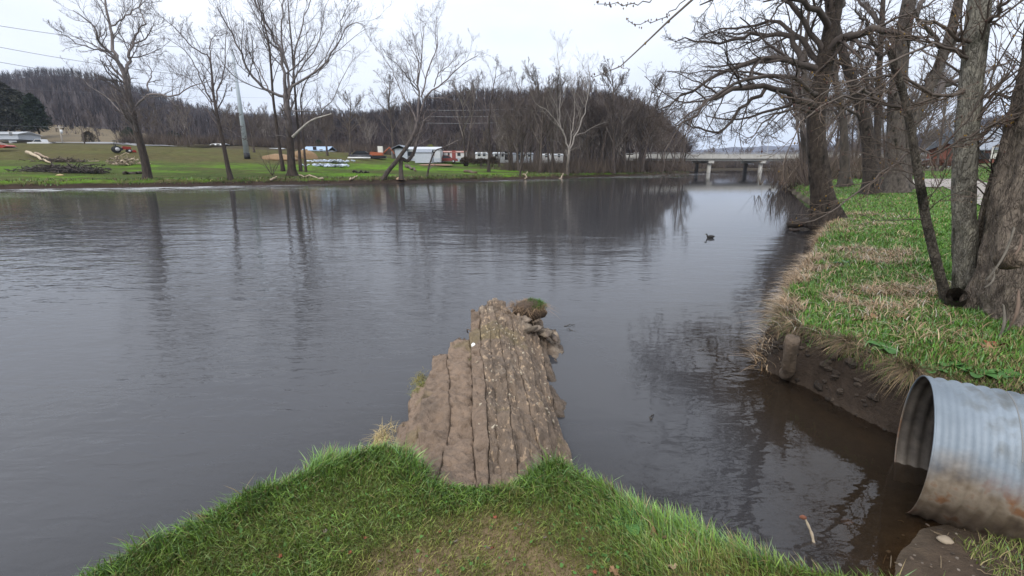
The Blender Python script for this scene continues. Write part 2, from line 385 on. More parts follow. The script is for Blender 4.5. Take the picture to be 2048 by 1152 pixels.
g1 = n2(fx, fy*2.2, .10, 4, 61); g2 = n2(fx*.5, fy*2.5, .35, 4, 62)
c = mixc(c, sstep(-.15, .3, g1+.4*g2), (.080, .165, .012))                      # bright new grass
c = mixc(c, sstep(.05, .5, g2-.3*g1)*.85, (.068, .060, .026))                     # straw
left = sstep(-22, -34, fx)
c = mixc(c, left*sstep(6, 16, d)*sstep(-.3, .4, g2)*.5, (.056, .058, .022))
c = mixc(c, left*sstep(24, 36, d)*.8, (.075, .062, .028))
c = mixc(c, sstep(-8, 4, fx)*sstep(15, 24, d)*.9, (.060, .046, .032))
c = mixc(c, sstep(2.6, 1.2, d)*sstep(-.2, .35, n2(fx, fy, .6, 3, 63))*.75, (.08, .058, .038))
c = mixc(c, sstep(.8, .5, d), (.036, .026, .020))
c = mixc(c, sstep(12, 26, fx)*sstep(1.5, 4, d)*.9, (.055, .042, .029))
c = mixc(c, sstep(60, 75, d)*sstep(-200, -20, fx), (.05, .040, .028))
c = mixc(c, sstep(85, 100, fy)*sstep(18, 30, fx), (.05, .04, .028))
me = make_mesh('field', np.stack([fx, fy, fz], 1), grid_faces(len(FS), len(FD)), c)
# grid_faces order (s,d): flip so normals look up
tag(link('field', me, M['field']), kind='structure')
FIELD_XY = np.stack([fx, fy], 1); FIELD_Z = fz
def fh(px, py):
    """height of the far-bank land by nearest grid node blend"""
    px = np.atleast_1d(np.asarray(px, float)); py = np.atleast_1d(np.asarray(py, float)); out = np.zeros(len(px))
    for i in range(len(px)):
        d2 = (FIELD_XY[:, 0]-px[i])**2+(FIELD_XY[:, 1]-py[i])**2
        k = np.argpartition(d2, 4)[:4]; w = 1/(d2[k]+.05); out[i] = (FIELD_Z[k]*w).sum()/w.sum()
    return out
def on_field(px, py, Y0=50, Y1=170):
    """point of the far-bank land seen at this pixel of the photograph"""
    Ys = np.linspace(Y0, Y1, 100); P = np.array([at_y(px, py, Y) for Y in Ys]); h = fh(P[:, 0], P[:, 1])
    k = np.where(P[:, 2] <= h)[0]
    i = k[0] if len(k) else int(np.argmin(np.abs(P[:, 2]-h)))
    q = P[i].copy(); q[2] = h[i]; return q

# ------------------------------------------------------------------ river
wx = axis(-2.6, 5.6, .07, -330, 430, 1.045); wy = axis(1.2, 7, .07, -8, 440, 1.04)
X, Y = np.meshgrid(wx, wy); x, y = X.ravel(), Y.ravel()
dep = np.clip(-ground_h(x, y), 0, 2)
me = make_mesh('river', np.stack([x, y, 0*x], 1), grid_faces(len(wy), len(wx)))
a = me.attributes.new('depth', 'FLOAT', 'POINT'); a.data.foreach_set('value', dep.astype(np.float32))
# how choppy the surface is: calm in the lee of the rock and along the near bank, riffles further out
calm = sstep(1.9, .5, np.abs(x-1.05-.08*y))*sstep(8.5, 4, y)
chop = .85+.15*sstep(3.5, 14, y)+.22*n2(x*.5, y, .22, 3, 71)-.40*calm
inl = sstep(1.3, 2.0, x-.08*y)*sstep(7, 4, y)
chop = chop+1.1*sstep(-.25, -.7, x/np.maximum(y, 1))*sstep(6, 9, y)*sstep(26, 14, y)
chan = sstep(.12, .34, x/np.maximum(y, 1))*sstep(9, 20, y); chop = chop*(1-.80*chan)*(1-.30*sstep(8, 16, y))
chop = np.clip(chop*(1-inl)+inl*.36, .1, 1.2)
chop = chop+1.3*sstep(.0, -1.5, x+.05*y)*sstep(16, 6, y)*(.7+.6*n2(x, y, .35, 2, 73))
rif = sstep(-24, -36, x)*sstep(36, 44, y)
a = me.attributes.new('chop', 'FLOAT', 'POINT'); a.data.foreach_set('value', (chop+.5*rif).astype(np.float32))
fbd = np.full(len(x), 1e9)
for i in range(2, 18):
    ax, ay = FB[i]; bx, by = FB[i+1]; tq = np.clip(((x-ax)*(bx-ax)+(y-ay)*(by-ay))/((bx-ax)**2+(by-ay)**2), 0, 1); fbd = np.minimum(fbd, np.hypot(x-ax-tq*(bx-ax), y-ay-tq*(by-ay)))
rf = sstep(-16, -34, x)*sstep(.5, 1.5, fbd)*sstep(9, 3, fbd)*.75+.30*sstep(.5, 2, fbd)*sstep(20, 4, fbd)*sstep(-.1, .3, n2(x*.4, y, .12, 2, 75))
a = me.attributes.new('tannin', 'FLOAT', 'POINT'); a.data.foreach_set('value', (sstep(1.2, 2.0, x-.10*y)*sstep(7.5, 4, y)).astype(np.float32))
a = me.attributes.new('riffle_glint', 'FLOAT', 'POINT'); a.data.foreach_set('value', rf.astype(np.float32))
m = bpy.data.materials.new('river_water'); m.use_nodes = True; t = m.node_tree; t.nodes.clear(); l = t.links.new
out = N(t, 'ShaderNodeOutputMaterial'); tcn = N(t, 'ShaderNodeTexCoord')
def wav(scale, st, rot=0, det=3, dist=0., rgh=.55):
    mp = N(t, 'ShaderNodeMapping'); mp.inputs['Scale'].default_value = st; mp.inputs['Rotation'].default_value = (0, 0, rot)
    l(tcn.outputs['Object'], mp.inputs['Vector'])
    n = N(t, 'ShaderNodeTexNoise'); n.inputs['Scale'].default_value = scale; n.inputs['Detail'].default_value = det
    n.inputs['Distortion'].default_value = dist; n.inputs['Roughness'].default_value = rgh; l(mp.outputs[0], n.inputs['Vector']); return n.outputs['Fac']
def mth(op, a_, b_=None):
    n = N(t, 'ShaderNodeMath', operation=op)
    for i, q in enumerate((a_, b_)):
        if q is None: continue
        if isinstance(q, (int, float)): n.inputs[i].default_value = q
        else: l(q, n.inputs[i])
    return n.outputs[0]
w1 = wav(1.5, (.6, 1.7, 1), .35, 3, .4); w2 = wav(6.0, (.6, 1.35, 1), .15, 1.5, .8); w3 = wav(.45, (.6, 1.4, 1), .5, 2); w4 = wav(19, (.8, 1.2, 1), -.1, 2, .5)
hgt = mth('ADD', mth('ADD', mth('MULTIPLY', w1, .019), mth('MULTIPLY', w2, .0062)), mth('ADD', mth('MULTIPLY', w3, .030), mth('MULTIPLY', w4, .0007)))
at = N(t, 'ShaderNodeAttribute', attribute_name='chop'); hgt = mth('MULTIPLY', mth('MULTIPLY', hgt, .55), at.outputs['Fac'])
bp = N(t, 'ShaderNodeBump'); bp.inputs['Strength'].default_value = 1; bp.inputs['Distance'].default_value = 1.0; l(hgt, bp.inputs['Height'])
fr = N(t, 'ShaderNodeFresnel'); fr.inputs['IOR'].default_value = 1.38; l(bp.outputs[0], fr.inputs['Normal'])
gl = N(t, 'ShaderNodeBsdfGlossy'); gl.inputs['Roughness'].default_value = .006; l(bp.outputs[0], gl.inputs['Normal'])
df = N(t, 'ShaderNodeBsdfDiffuse'); df.inputs['Color'].default_value = (.060, .060, .063, 1)
tr = N(t, 'ShaderNodeBsdfTransparent'); tr.inputs['Color'].default_value = (.72, .62, .50, 1)
ad = N(t, 'ShaderNodeAttribute', attribute_name='depth')
ex = mth('POWER', 2.718, mth('MULTIPLY', ad.outputs['Fac'], -8.0))
ms = N(t, 'ShaderNodeMixShader'); l(ex, ms.inputs[0]); ai = N(t, 'ShaderNodeAttribute', attribute_name='tannin'); mc = N(t, 'ShaderNodeMix', data_type='RGBA'); l(ai.outputs['Fac'], mc.inputs['Factor']); mc.inputs['A'].default_value = (.044, .044, .047, 1); mc.inputs['B'].default_value = (.026, .020, .015, 1); l(mc.outputs['Result'], df.inputs['Color']); l(df.outputs[0], ms.inputs[1]); l(tr.outputs[0], ms.inputs[2])
m2 = N(t, 'ShaderNodeMixShader'); l(fr.outputs[0], m2.inputs[0]); l(ms.outputs[0], m2.inputs[1]); l(gl.outputs[0], m2.inputs[2])
fa = N(t, 'ShaderNodeAttribute', attribute_name='riffle_glint'); fn = wav(2.2, (.16, 1.1, 1), .05, 5, .6, .7); fr2 = ramp(t, [(.50, (0, 0, 0)), (.60, (1, 1, 1))]); l(fn, fr2.inputs[0])
foam_glint = N(t, 'ShaderNodeBsdfDiffuse'); foam_glint.inputs['Color'].default_value = (.70, .72, .74, 1); m3 = N(t, 'ShaderNodeMixShader'); l(mth('MULTIPLY', fr2.outputs[0], fa.outputs['Fac']), m3.inputs[0]); l(m2.outputs[0], m3.inputs[1]); l(foam_glint.outputs[0], m3.inputs[2])  # foamy white lines, plus reflection streaks painted in along the far bank
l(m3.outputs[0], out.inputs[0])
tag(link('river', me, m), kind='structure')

# ------------------------------------------------------------------ hills
def hill(name, crest, Yc, Yb, zb, seed, m=None, back=1.5, rough=5, nx=150, ny=34, shape=1.0, name_kind='structure'):
    cx = np.array([p[0] for p in crest], float); cyv = np.array([p[1] for p in crest], float)
    u = np.linspace(cx[0], cx[-1], nx); v = np.interp(u, cx, cyv)
    for _ in range(6): v[1:-1] = (v[:-2]+2*v[1:-1]+v[2:])/4
    top = np.array([at_y(a, b, Yc) for a, b in zip(u, v)])
    foot = np.array([at_y(a, 330, Yb) for a in u]); foot[:, 2] = zb
    w = np.concatenate([np.linspace(0, 1, ny), np.linspace(1.06, back, 10)])
    rows = []
    for q in w:
        if q <= 1:
            p = foot*(1-q)+top*q; p[:, 2] = zb+(top[:, 2]-zb)*(q**shape*(1-.35*q)+.35*q*q*1.0)*1.0
        else:
            p = top+(top-foot)*(q-1)*1.0; p[:, 2] = top[:, 2]-(top[:, 2]-zb)*sstep(1, back, np.array([q]))[0]*1.0
        rows.append(p)
    R = np.stack(rows); sh = R.shape; V = R.reshape(-1, 3); e = np.repeat(sstep(0, .25, w)*(1-.8*sstep(.75, 1, w)*sstep(1.4, 1, w)), nx)
    V[:, 2] += e*rough*fbm(V*np.array((.012, .012, 0))+seed, 4, seed)
    me = make_mesh(name, V, grid_faces(len(w), nx))
    return tag(link(name, me, m or M['hill']), kind=name_kind), R
HA, RA = hill('hill', [(-700, 250), (-400, 215), (-200, 175), (-60, 166), (0, 162), (60, 154), (130, 152), (200, 162), (270, 184), (330, 204), (400, 224), (470, 240), (560, 246), (640, 250), (740, 252), (900, 300)], 470, 165, 2, 3)
HB, RB_ = hill('hill', [(520, 320), (600, 250), (700, 250), (770, 240), (810, 226), (880, 204), (950, 197), (1050, 199), (1150, 194), (1230, 208), (1300, 230), (1340, 265), (1375, 312)], 300, 150, .3, 5)
HC, RC_ = hill('hill', [(380, 300), (500, 246), (600, 230), (680, 232), (740, 236), (800, 240), (900, 280)], 900, 500, 12, 8)
HR, RR_ = hill('hill', [(1640, 330), (1700, 318), (1800, 290), (1900, 268), (1960, 252), (2048, 238), (2200, 225), (2500, 260)], 800, 300, 6, 12)
HM, RM_ = hill('mountain', [(1150, 322), (1300, 312), (1380, 302), (1410, 299), (1440, 297), (1470, 293), (1500, 296), (1530, 291), (1560, 293), (1600, 290), (1650, 289), (1720, 292), (1800, 296), (1950, 300)], 3200, 1500, 12, 17, rough=26)
# tan hay meadow on the shoulder of the left hill
MEAD, RMd = hill('meadow', [(-120, 262), (60, 258), (100, 249), (160, 252), (220, 259), (290, 266), (340, 285)], 215, 136, 6.6, 21, m=mat('hay', [(.25, (.085, .062, .032)), (.75, (.13, .098, .05))], scale=.12, detail=9, bump=.5, bscale=1, bdist=.3), rough=1.2, ny=20)
# road in front of the meadow
rp = [at_y(-150, 293, 128), at_y(0, 293.5, 128), at_y(120, 294.5, 126), at_y(200, 297, 122), at_y(270, 301, 112), at_y(330, 304, 104)]
V = []
rq = np.array(rp); tq = np.linspace(0, len(rp)-1, 40); rx_ = np.interp(tq, np.arange(len(rp)), rq[:, 0]); ry_ = np.interp(tq, np.arange(len(rp)), rq[:, 1])
for o in (-3.2, -1.1, 1.1, 3.2): V.append(np.stack([rx_+.2*o, ry_+o, fh(rx_+.2*o, ry_+o)+.14], 1))
V = np.stack(V, 1).reshape(-1, 3); rp = rx_
tag(link('road', make_mesh('road', V, grid_faces(len(rp), 4)), flat('asphalt', (.19, .19, .195), .9, .15)), kind='structure')
# ------------------------------------------------------------------ tree growing
def resample(P, k):
    P = np.asarray(P, float)
    d = np.concatenate([[0], np.cumsum(np.linalg.norm(np.diff(P, axis=0), axis=1))])
    q = np.linspace(0, d[-1], k); R = np.stack([np.interp(q, d, P[:, i]) for i in range(3)], 1)
    for _ in range(2): R[1:-1] = (R[:-2]+2*R[1:-1]+R[2:])/4
    return R
def grow(P, R, n, length, angle, k, rng, up=.15, wig=.18, tmin=.2, tmax=1., rr=.62, rmin=.012, lentaper=.55, tip=.35, droop=0., absl=None, flatten=0):
    """children of every parent branch: P (B,m,3), R (B,m)"""
    B, m, _ = P.shape
    L = np.linalg.norm(np.diff(P, axis=1), axis=2).sum(1)
    t = tmin+(tmax-tmin)*((np.arange(n)[None]+rng.random((B, n)))/n)
    f = np.clip(t*(m-1), 0, m-1.001); i = f.astype(int); f = f-i; b = np.arange(B)[:, None]
    p0 = P[b, i]*(1-f)[..., None]+P[b, i+1]*f[..., None]
    tan = nrm(P[b, i+1]-P[b, i]); rad = R[b, i]*(1-f)+R[b, i+1]*f
    rnd = rng.normal(size=tan.shape); rnd[..., 2] *= (1-flatten); perp = nrm(rnd-(rnd*tan).sum(-1, keepdims=True)*tan)
    a = angle*(.75+.5*rng.random((B, n)))*(1-.35*(t > .93))
    d = np.cos(a)[..., None]*tan+np.sin(a)[..., None]*perp; d[..., 2] += up*.6; d = nrm(d)
    ln = (L[:, None] if absl is None else absl)*length*(1-lentaper*t)*(.6+.7*rng.random((B, n)))
    C = B*n; p = p0.reshape(C, 3); d = d.reshape(C, 3); st = (ln.reshape(C)/(k-1))[:, None]
    pts = [p]
    for j in range(k-1):
        p = p+d*st; pts.append(p)
        d = d+wig*rng.normal(size=d.shape); d[:, 2] += up*.5-droop*(j+1)/k; d = nrm(d)
    r0 = np.maximum(np.minimum(rad*rr, rad*.9).reshape(C), rmin)
    w = np.linspace(1, tip, k)[None]
    return np.stack(pts, 1), np.maximum(r0[:, None]*w, rmin*.6)
def tubes(groups):
    """groups: (P (B,k,3), R (B,k), sides, tint (3,) or (B,3)) -> V, F, tint"""
    Vs, Fs, Ts, off = [], [], [], 0
    for P, R, n, tint in groups:
        B, k, _ = P.shape
        t = nrm(np.gradient(P, axis=1)); d = nrm(P[:, -1]-P[:, 0])
        ref = np.where((np.abs(d[:, 0]) < .7)[:, None], np.array((1., .1, .05)), np.array((.05, 1., .1)))
        a = nrm(np.cross(t, ref[:, None])); bb = np.cross(t, a)
        th = np.arange(n)*2*math.pi/n
        V = P[:, :, None]+R[:, :, None, None]*(a[:, :, None]*np.cos(th)[:, None]+bb[:, :, None]*np.sin(th)[:, None])
        i = (np.arange(B)*k*n)[:, None, None]+(np.arange(k-1)*n)[None, :, None]; j = np.arange(n)[None, None]; j2 = (j+1) % n
        F = np.stack([i+j, i+j2, i+n+j2, i+n+j], -1).reshape(-1, 4)
        tt = np.broadcast_to(np.asarray(tint, float), (B, 3)) if np.ndim(tint) < 3 else None
        Vs.append(V.reshape(-1, 3)); Fs.append(F+off); off += B*k*n
        Ts.append(np.repeat(tt, k*n, 0) if tt is not None else np.repeat(np.asarray(tint).reshape(-1, 3), n, 0))
    return np.concatenate(Vs), np.concatenate(Fs), np.concatenate(Ts)
def bark_tube(P, r0, r1, k, n, rng, flare=1.5, amp=.06, fl=.05, pw=1., furrow=9.):
    """trunk with a root flare and furrowed bark; returns P, R resampled and V, F"""
    Q = resample(P, k); w = np.linspace(0, 1, k); R = r0+(r1-r0)*w**pw
    Rf = R*(1+(flare-1)*np.exp(-w/fl))
    V, F, _ = tubes([(Q[None], Rf[None], n, (1, 1, 1))])
    c = np.repeat(Q, n, 0); d = V-c; rr = np.linalg.norm(d, axis=1, keepdims=True)
    u = nrm(d); q = np.concatenate([u*furrow*.5, 0*rr], 1)[:, :3]; q[:, 2] = V[:, 2]*1.3/max(r0, .1)*.35
    nz = fbm(q+rng.random()*50, 3, 4); ridge = 1-2*np.abs(fbm(np.stack([u[:, 0]*furrow, u[:, 1]*furrow, V[:, 2]*.9/max(r0, .12)*.4], 1)+9, 2, 7))
    ww = np.repeat(np.exp(-w/(fl*1.3)), n)
    lob = np.sin(np.arctan2(u[:, 1], u[:, 0])*5+rng.random()*6)*.22*ww
    V = c+d*(1+amp*(nz*1.3+.6*ridge)+lob)[:, None]
    return Q, R, V, F
def lerp3(a, b, n): return np.array(a)+(np.array(b)-np.array(a))*np.linspace(0, 1, n)[:, None]

def tree(name, label, cat, trunks, limbs, seed, lv, tcol, lcol, wcol, group=None, base=None, k_tr=34, n_tr=12, mtr='bark', mtw='twig', amp=.07, extra=None, limb_n=6,
         flare=1.5, from_trunk=6, tmin=.45, tsc=1.):
    """trunks/limbs: (polyline, r0, r1) in world metres. lv: list of dict(n, length, angle, ...) for successive branch orders"""
    rng = np.random.default_rng(seed)
    root = thing(name, label, cat, base if base is not None else trunks[0][0][0], group=group)
    TV, TF, TT, off = [], [], [], 0; par = []
    for q, (P, r0, r1) in enumerate(trunks):
        P = np.asarray(P, float)
        Q, R, V, F = bark_tube(P, r0, r1, k_tr, n_tr, rng, flare if q == 0 else 1.25, amp)
        TV.append(V); TF.append(F+off); off += len(V)
        w = np.repeat(np.linspace(0, 1, k_tr), n_tr)
        mixw = sstep(.45, 1., w+.16*vnoise(V*1.4, 3))[:, None]
        TT.append(np.array(tcol)*(1-mixw)+np.array(lcol)*mixw); par.append((Q, R))
    part('trunk', np.concatenate(TV), np.concatenate(TF), M[mtr], root, np.concatenate(TT), world=True)
    G = []; K = 14; LP, LR = [], []
    for P, r0, r1 in limbs:
        Q = resample(P, K); Q[1:-1] += rng.normal(size=(K-2, 3))*r0*.6; R = np.linspace(r0, r1, K)
        LP.append(Q); LR.append(R)
    kids = []
    if LP:
        LP, LR = np.array(LP), np.array(LR); G.append((LP, LR, limb_n, np.array(lcol)))
        kids.append(grow(LP, LR, rng=rng, **lv[0]))
    if from_trunk:
        TPm = np.array([resample(P, K) for P, _, _ in trunks]); TR = np.array([np.interp(np.linspace(0, 1, K), np.linspace(0, 1, len(R)), R) for _, R in par])
        a = dict(lv[0]); a['n'] = from_trunk; a['tmin'] = tmin; a['length'] = a['length']*tsc
        kids.append(grow(TPm, TR, rng=rng, **a))
    P = np.concatenate([q[0] for q in kids]); R = np.concatenate([q[1] for q in kids])
    c0 = (np.array(lcol)*.75+np.array(wcol)*.25); G.append((P, R, 4, c0))
    for j, a in enumerate(lv[1:]):
        P, R = grow(P, R, rng=rng, **a); f = (j+1)/max(1, len(lv)-1)
        G.append((P, R, 3, np.array(lcol)*(1-f)*.5+np.array(wcol)*(.5+.5*f)))
    V, F, T = tubes(G)
    part('crown', V, F, M[mtw], root, T, world=True)
    if extra: extra(root, rng)
    return root

LV_FAR = [dict(n=9, length=.52, angle=.72, k=8, up=.2, wig=.17, tmin=.15, rr=.5, rmin=.016),
          dict(n=6, length=.55, angle=.70, k=6, up=.14, wig=.18, tmin=.15, rr=.55, rmin=.010),
          dict(n=6, length=.60, angle=.66, k=4, up=.12, wig=.2, tmin=.15, rr=.6, rmin=.007),
          dict(n=3, length=.65, angle=.6, k=3, up=.12, wig=.2, tmin=.2, rr=.7, rmin=.0055)]
DARK = (.044, .034, .028); PALE = (.15, .13, .122); TWIG = (.085, .066, .058); BROWN = (.075, .056, .045)

def Z(pts, off=(0, 0), sc=2.88): return [(off[0]+p[0]/sc, off[1]+p[1]/sc) for p in pts]
def ydepth(px, py, cap=None): return on_field(px, py)[1]
FAR_R = 1.
def limb(pts, Y, dy, r0, r1): return (poly_y(pts, Y, dy), r0*FAR_R, max(r1*FAR_R, min(.018, r1)))
rs = random.Random(4)

FAR_R = .58
# ---- left bank: the leaning sycamore
Y1 = ydepth(293, 358)
T = lambda p, dy, r0, r1, Y=Y1: limb(Z(p), Y, dy, r0, r1)
tree('sycamore_tree', 'tall leaning bare tree with thick dark base beside the pale driftwood heap', 'tree',
     [T([(852, 1042), (838, 930), (815, 850), (780, 730), (757, 620), (735, 520), (718, 420), (690, 370)], 0, .66, .36)],
     [T([(718, 440), (680, 350), (650, 310), (610, 290), (568, 255), (560, 235), (582, 215), (570, 160), (500, 120), (420, 60)], -3, .26, .06),
      T([(690, 375), (665, 310), (640, 240), (622, 120), (608, 10), (600, -130)], 3, .30, .09),
      T([(640, 150), (720, 90), (800, 40), (860, -20)], -2, .13, .04),
      T([(722, 420), (736, 320), (768, 250), (785, 180), (805, 160), (842, 138)], 2, .28, .10),
      T([(842, 138), (800, 60), (830, -60)], 3, .12, .04),
      T([(775, 250), (845, 222), (862, 180), (885, 135)], -3, .14, .05),
      T([(785, 612), (810, 570), (850, 530), (945, 545), (1000, 560), (1060, 522), (1125, 495), (1210, 455)], -4, .20, .05),
      T([(850, 530), (846, 480), (880, 440), (870, 400), (840, 350)], 3, .14, .04),
      T([(722, 670), (690, 600), (668, 545), (658, 508)], 1, .17, .10),
      T([(610, 290), (540, 290), (430, 240), (350, 190), (310, 160)], -3, .14, .03),
      T([(690, 640), (620, 560), (520, 500), (470, 450)], 4, .10, .03),
      T([(735, 330), (800, 330), (880, 300), (960, 250)], 4, .12, .03)],
     11, LV_FAR, DARK, PALE, TWIG, from_trunk=9, tmin=.35)
Y2 = ydepth(461, 361)
T = lambda p, dy, r0, r1, Y=Y2: limb(Z(p), Y, dy, r0, r1)
tree('alder_tree', 'slender leaning bare tree with a forked crown just left of the tall steel pole', 'tree',
     [T([(1330, 1045), (1310, 950), (1290, 850), (1268, 740), (1242, 620), (1228, 540), (1222, 440), (1210, 340)], 0, .40, .14)],
     [T([(1210, 340), (1185, 305), (1120, 285), (1088, 262), (1040, 190), (990, 140), (900, 70)], -2, .13, .03),
      T([(1212, 345), (1210, 270), (1215, 210), (1260, 200), (1300, 215)], 2, .11, .03),
      T([(1246, 600), (1252, 500), (1290, 430), (1300, 380), (1298, 250), (1310, 130)], 1.5, .14, .04),
      T([(1225, 590), (1195, 560), (1150, 430), (1090, 310), (1030, 260), (960, 215)], -2, .14, .03),
      T([(1222, 600), (1150, 510), (1100, 455), (1030, 430), (990, 390)], 2, .10, .03),
      T([(1268, 700), (1330, 660), (1380, 665)], 1, .05, .02), T([(1290, 740), (1340, 760), (1400, 800)], -1, .06, .02)],
     12, LV_FAR, DARK, (.12, .10, .095), TWIG, from_trunk=7, tmin=.4)
Y3 = ydepth(586, 352)
T = lambda p, dy, r0, r1, Y=Y3: limb(Z(p, (500, 0)), Y, dy, r0, r1)
def white_stub(root, rng):
    P = resample(poly_y(Z([(246, 788), (296, 738), (352, 690), (410, 672), (470, 655)], (500, 0)), Y3-.25, -2), 12)
    V, F, _ = tubes([(P[None], np.linspace(.15, .05, 12)*(1+.2*rng.normal(size=12)*.5)[None], 8, (1, 1, 1))])
    part('broken_limb', V, F, M['pale_bark'], root, world=True)['label'] = 'whitish broken limb without bark'
M['pale_bark'] = mat('pale_bark', [(.3, (.22, .20, .17)), (.5, (.36, .33, .29)), (.75, (.44, .42, .38))], scale=3, bump=.4, bscale=8)
tree('sycamore_tree', 'largest bare tree on the far bank, many stems and one white broken limb', 'tree',
     [T([(243, 1012), (236, 900), (230, 800), (222, 700), (212, 610), (205, 540)], 0, .80, .52),
      T([(192, 985), (172, 860), (150, 700), (132, 560), (122, 400), (108, 240), (60, 60), (20, -80)], 2.5, .34, .10),
      T([(292, 985), (284, 880), (278, 760), (264, 600), (252, 420), (240, 250), (225, 100), (215, -60)], 3, .30, .09),
      T([(322, 990), (312, 860), (300, 700), (290, 560), (318, 470), (380, 400), (430, 330)], 1.5, .24, .06)],
     [T([(205, 560), (204, 450), (190, 360), (165, 280), (130, 200), (80, 110), (30, 0), (0, -80)], -2, .36, .10),
      T([(212, 560), (150, 560), (60, 500), (5, 455), (-18, 390), (-80, 220), (-150, 120), (-190, 40)], -4, .30, .08),
      T([(-10, 440), (10, 380), (20, 250), (-10, 150)], -2, .14, .03),
      T([(225, 540), (240, 495), (335, 445), (440, 350), (505, 260), (525, 200), (540, 150), (605, 100), (650, 140)], -3, .26, .05),
      T([(525, 200), (520, 120), (560, 40), (600, -20)], -2, .10, .03),
      T([(250, 640), (400, 650), (470, 600), (520, 480), (580, 350), (660, 290)], 5, .12, .03),
      T([(222, 540), (215, 400), (190, 300), (175, 180), (190, 60), (200, -60)], 2, .26, .08),
      T([(225, 560), (255, 400), (265, 260), (300, 150), (330, 60), (360, -50)], 1, .22, .06),
      T([(240, 480), (330, 340), (400, 250), (420, 120), (440, 20)], -1, .18, .04),
      T([(130, 560), (60, 420), (-10, 300), (-90, 180)], 4, .16, .04),
      T([(165, 280), (90, 230), (60, 120), (80, -20)], -3, .15, .04),
      T([(228, 800), (180, 775), (130, 790), (108, 770), (120, 740)], -1.5, .09, .03)],
     13, LV_FAR, (.055, .042, .034), PALE, TWIG, from_trunk=7, tmin=.4, limb_n=6, extra=white_stub, tsc=.6)
Y4 = ydepth(770, 358)
T = lambda p, dy, r0, r1, Y=Y4: limb(Z(p, (500, 0)), Y, dy, r0, r1)
tree('sycamore_tree', 'two-trunked bare tree whose trunks cross like an X in front of the grey shed', 'tree',
     [T([(762, 1040), (795, 985), (835, 940), (868, 895), (905, 845), (935, 795), (955, 740), (968, 680)], 0, .46, .30),
      T([(872, 1035), (868, 960), (872, 905), (905, 935), (940, 890), (962, 820), (985, 750), (1005, 690)], 1.6, .46, .22)],
     [T([(968, 690), (966, 600), (960, 500), (980, 420), (985, 330), (1000, 230), (1000, 150)], 1, .24, .06),
      T([(1000, 700), (1040, 660), (1075, 640)], -1, .12, .04),
      T([(985, 640), (1005, 560), (1060, 510), (1130, 470), (1170, 420), (1240, 350), (1310, 320)], -2, .20, .04),
      T([(1020, 560), (1090, 570), (1170, 540), (1190, 500)], 2, .11, .03),
      T([(955, 700), (945, 640), (900, 590), (870, 520), (830, 430), (790, 350), (735, 280)], 2, .17, .03),
      T([(966, 520), (930, 480), (890, 420), (850, 370), (780, 320)], -3, .14, .03),
      T([(960, 480), (975, 360), (920, 260), (890, 220)], 3, .13, .03),
      T([(985, 560), (1020, 440), (1040, 350), (1090, 270), (1075, 180), (1075, 100)], 2, .18, .04),
      T([(1060, 500), (1080, 420), (1150, 380), (1200, 300)], -3, .12, .03),
      T([(940, 780), (905, 720), (920, 640), (900, 600)], -2, .10, .03)],
     14, LV_FAR, (.060, .048, .040), (.15, .125, .115), TWIG, from_trunk=4, tmin=.6)
Y5 = ydepth(853, 358)
T = lambda p, dy, r0, r1, Y=Y5: limb(Z(p, (500, 0)), Y, dy, r0, r1)
LV_SN = [dict(n=3, length=.2, angle=.8, k=5, up=.2, wig=.2, rmin=.02, tmin=.3), dict(n=3, length=.5, angle=.7, k=4, up=.1, wig=.2, rmin=.012)]
tree('tree_snag', 'broken dead snag bending right over the grass beside the grey shed', 'tree snag',
     [T([(1018, 1035), (1030, 960), (1050, 900), (1070, 862), (1100, 855), (1150, 832), (1200, 806)], 0, .22, .07)], [], 15, LV_SN, (.07, .055, .045), (.22, .19, .17), TWIG, from_trunk=4, tmin=.1)
Y6 = ydepth(977, 344)
T = lambda p, dy, r0, r1, Y=Y6: limb(Z(p, (500, 0)), Y, dy, r0, r1)
tree('bare_tree', 'slim upright bare tree on the far lawn in front of the white trailers', 'tree',
     [T([(1374, 992), (1378, 900), (1380, 800), (1376, 700), (1386, 590), (1402, 500), (1415, 430)], 0, .42, .10)],
     [T([(1378, 890), (1330, 850), (1290, 810), (1260, 770), (1230, 745)], -3, .14, .03), T([(1380, 850), (1430, 760), (1470, 640), (1490, 560)], 2, .12, .03),
      T([(1380, 800), (1350, 720), (1320, 680), (1290, 640)], 2, .11, .03), T([(1378, 700), (1400, 620), (1450, 540), (1490, 440)], -2, .12, .03),
      T([(1378, 680), (1350, 590), (1360, 500), (1350, 440)], 3, .10, .03), T([(1415, 430), (1420, 380), (1422, 335)], 0, .08, .03), T([(1410, 450), (1460, 420), (1500, 400)], 2, .07, .02)],
     16, LV_FAR, DARK, (.10, .082, .075), TWIG, from_trunk=8, tmin=.3)
Y7 = ydepth(1021, 337)
T = lambda p, dy, r0, r1, Y=Y7: limb(Z(p, (500, 0)), Y, dy, r0, r1)
tree('bare_tree', 'dark bare tree with a low fan of limbs left of the white-barked tree', 'tree',
     [T([(1500, 975), (1503, 900), (1505, 850), (1500, 790), (1492, 740)], 0, .42, .26)],
     [T([(1500, 800), (1480, 700), (1450, 600), (1440, 520)], 2, .18, .03), T([(1502, 800), (1520, 700), (1530, 600), (1525, 500)], -2, .20, .03), T([(1503, 820), (1560, 760), (1620, 700), (1660, 680)], -3, .16, .03),
      T([(1500, 770), (1470, 690), (1420, 640), (1400, 600)], 3, .14, .03), T([(1500, 780), (1490, 650), (1500, 550), (1480, 480)], 1, .17, .03), T([(1510, 750), (1560, 650), (1580, 560), (1600, 500)], 3, .15, .03)],
     17, LV_FAR, DARK, (.062, .048, .042), (.07, .054, .047), from_trunk=4, tmin=.5)
Y8 = ydepth(1040, 352)
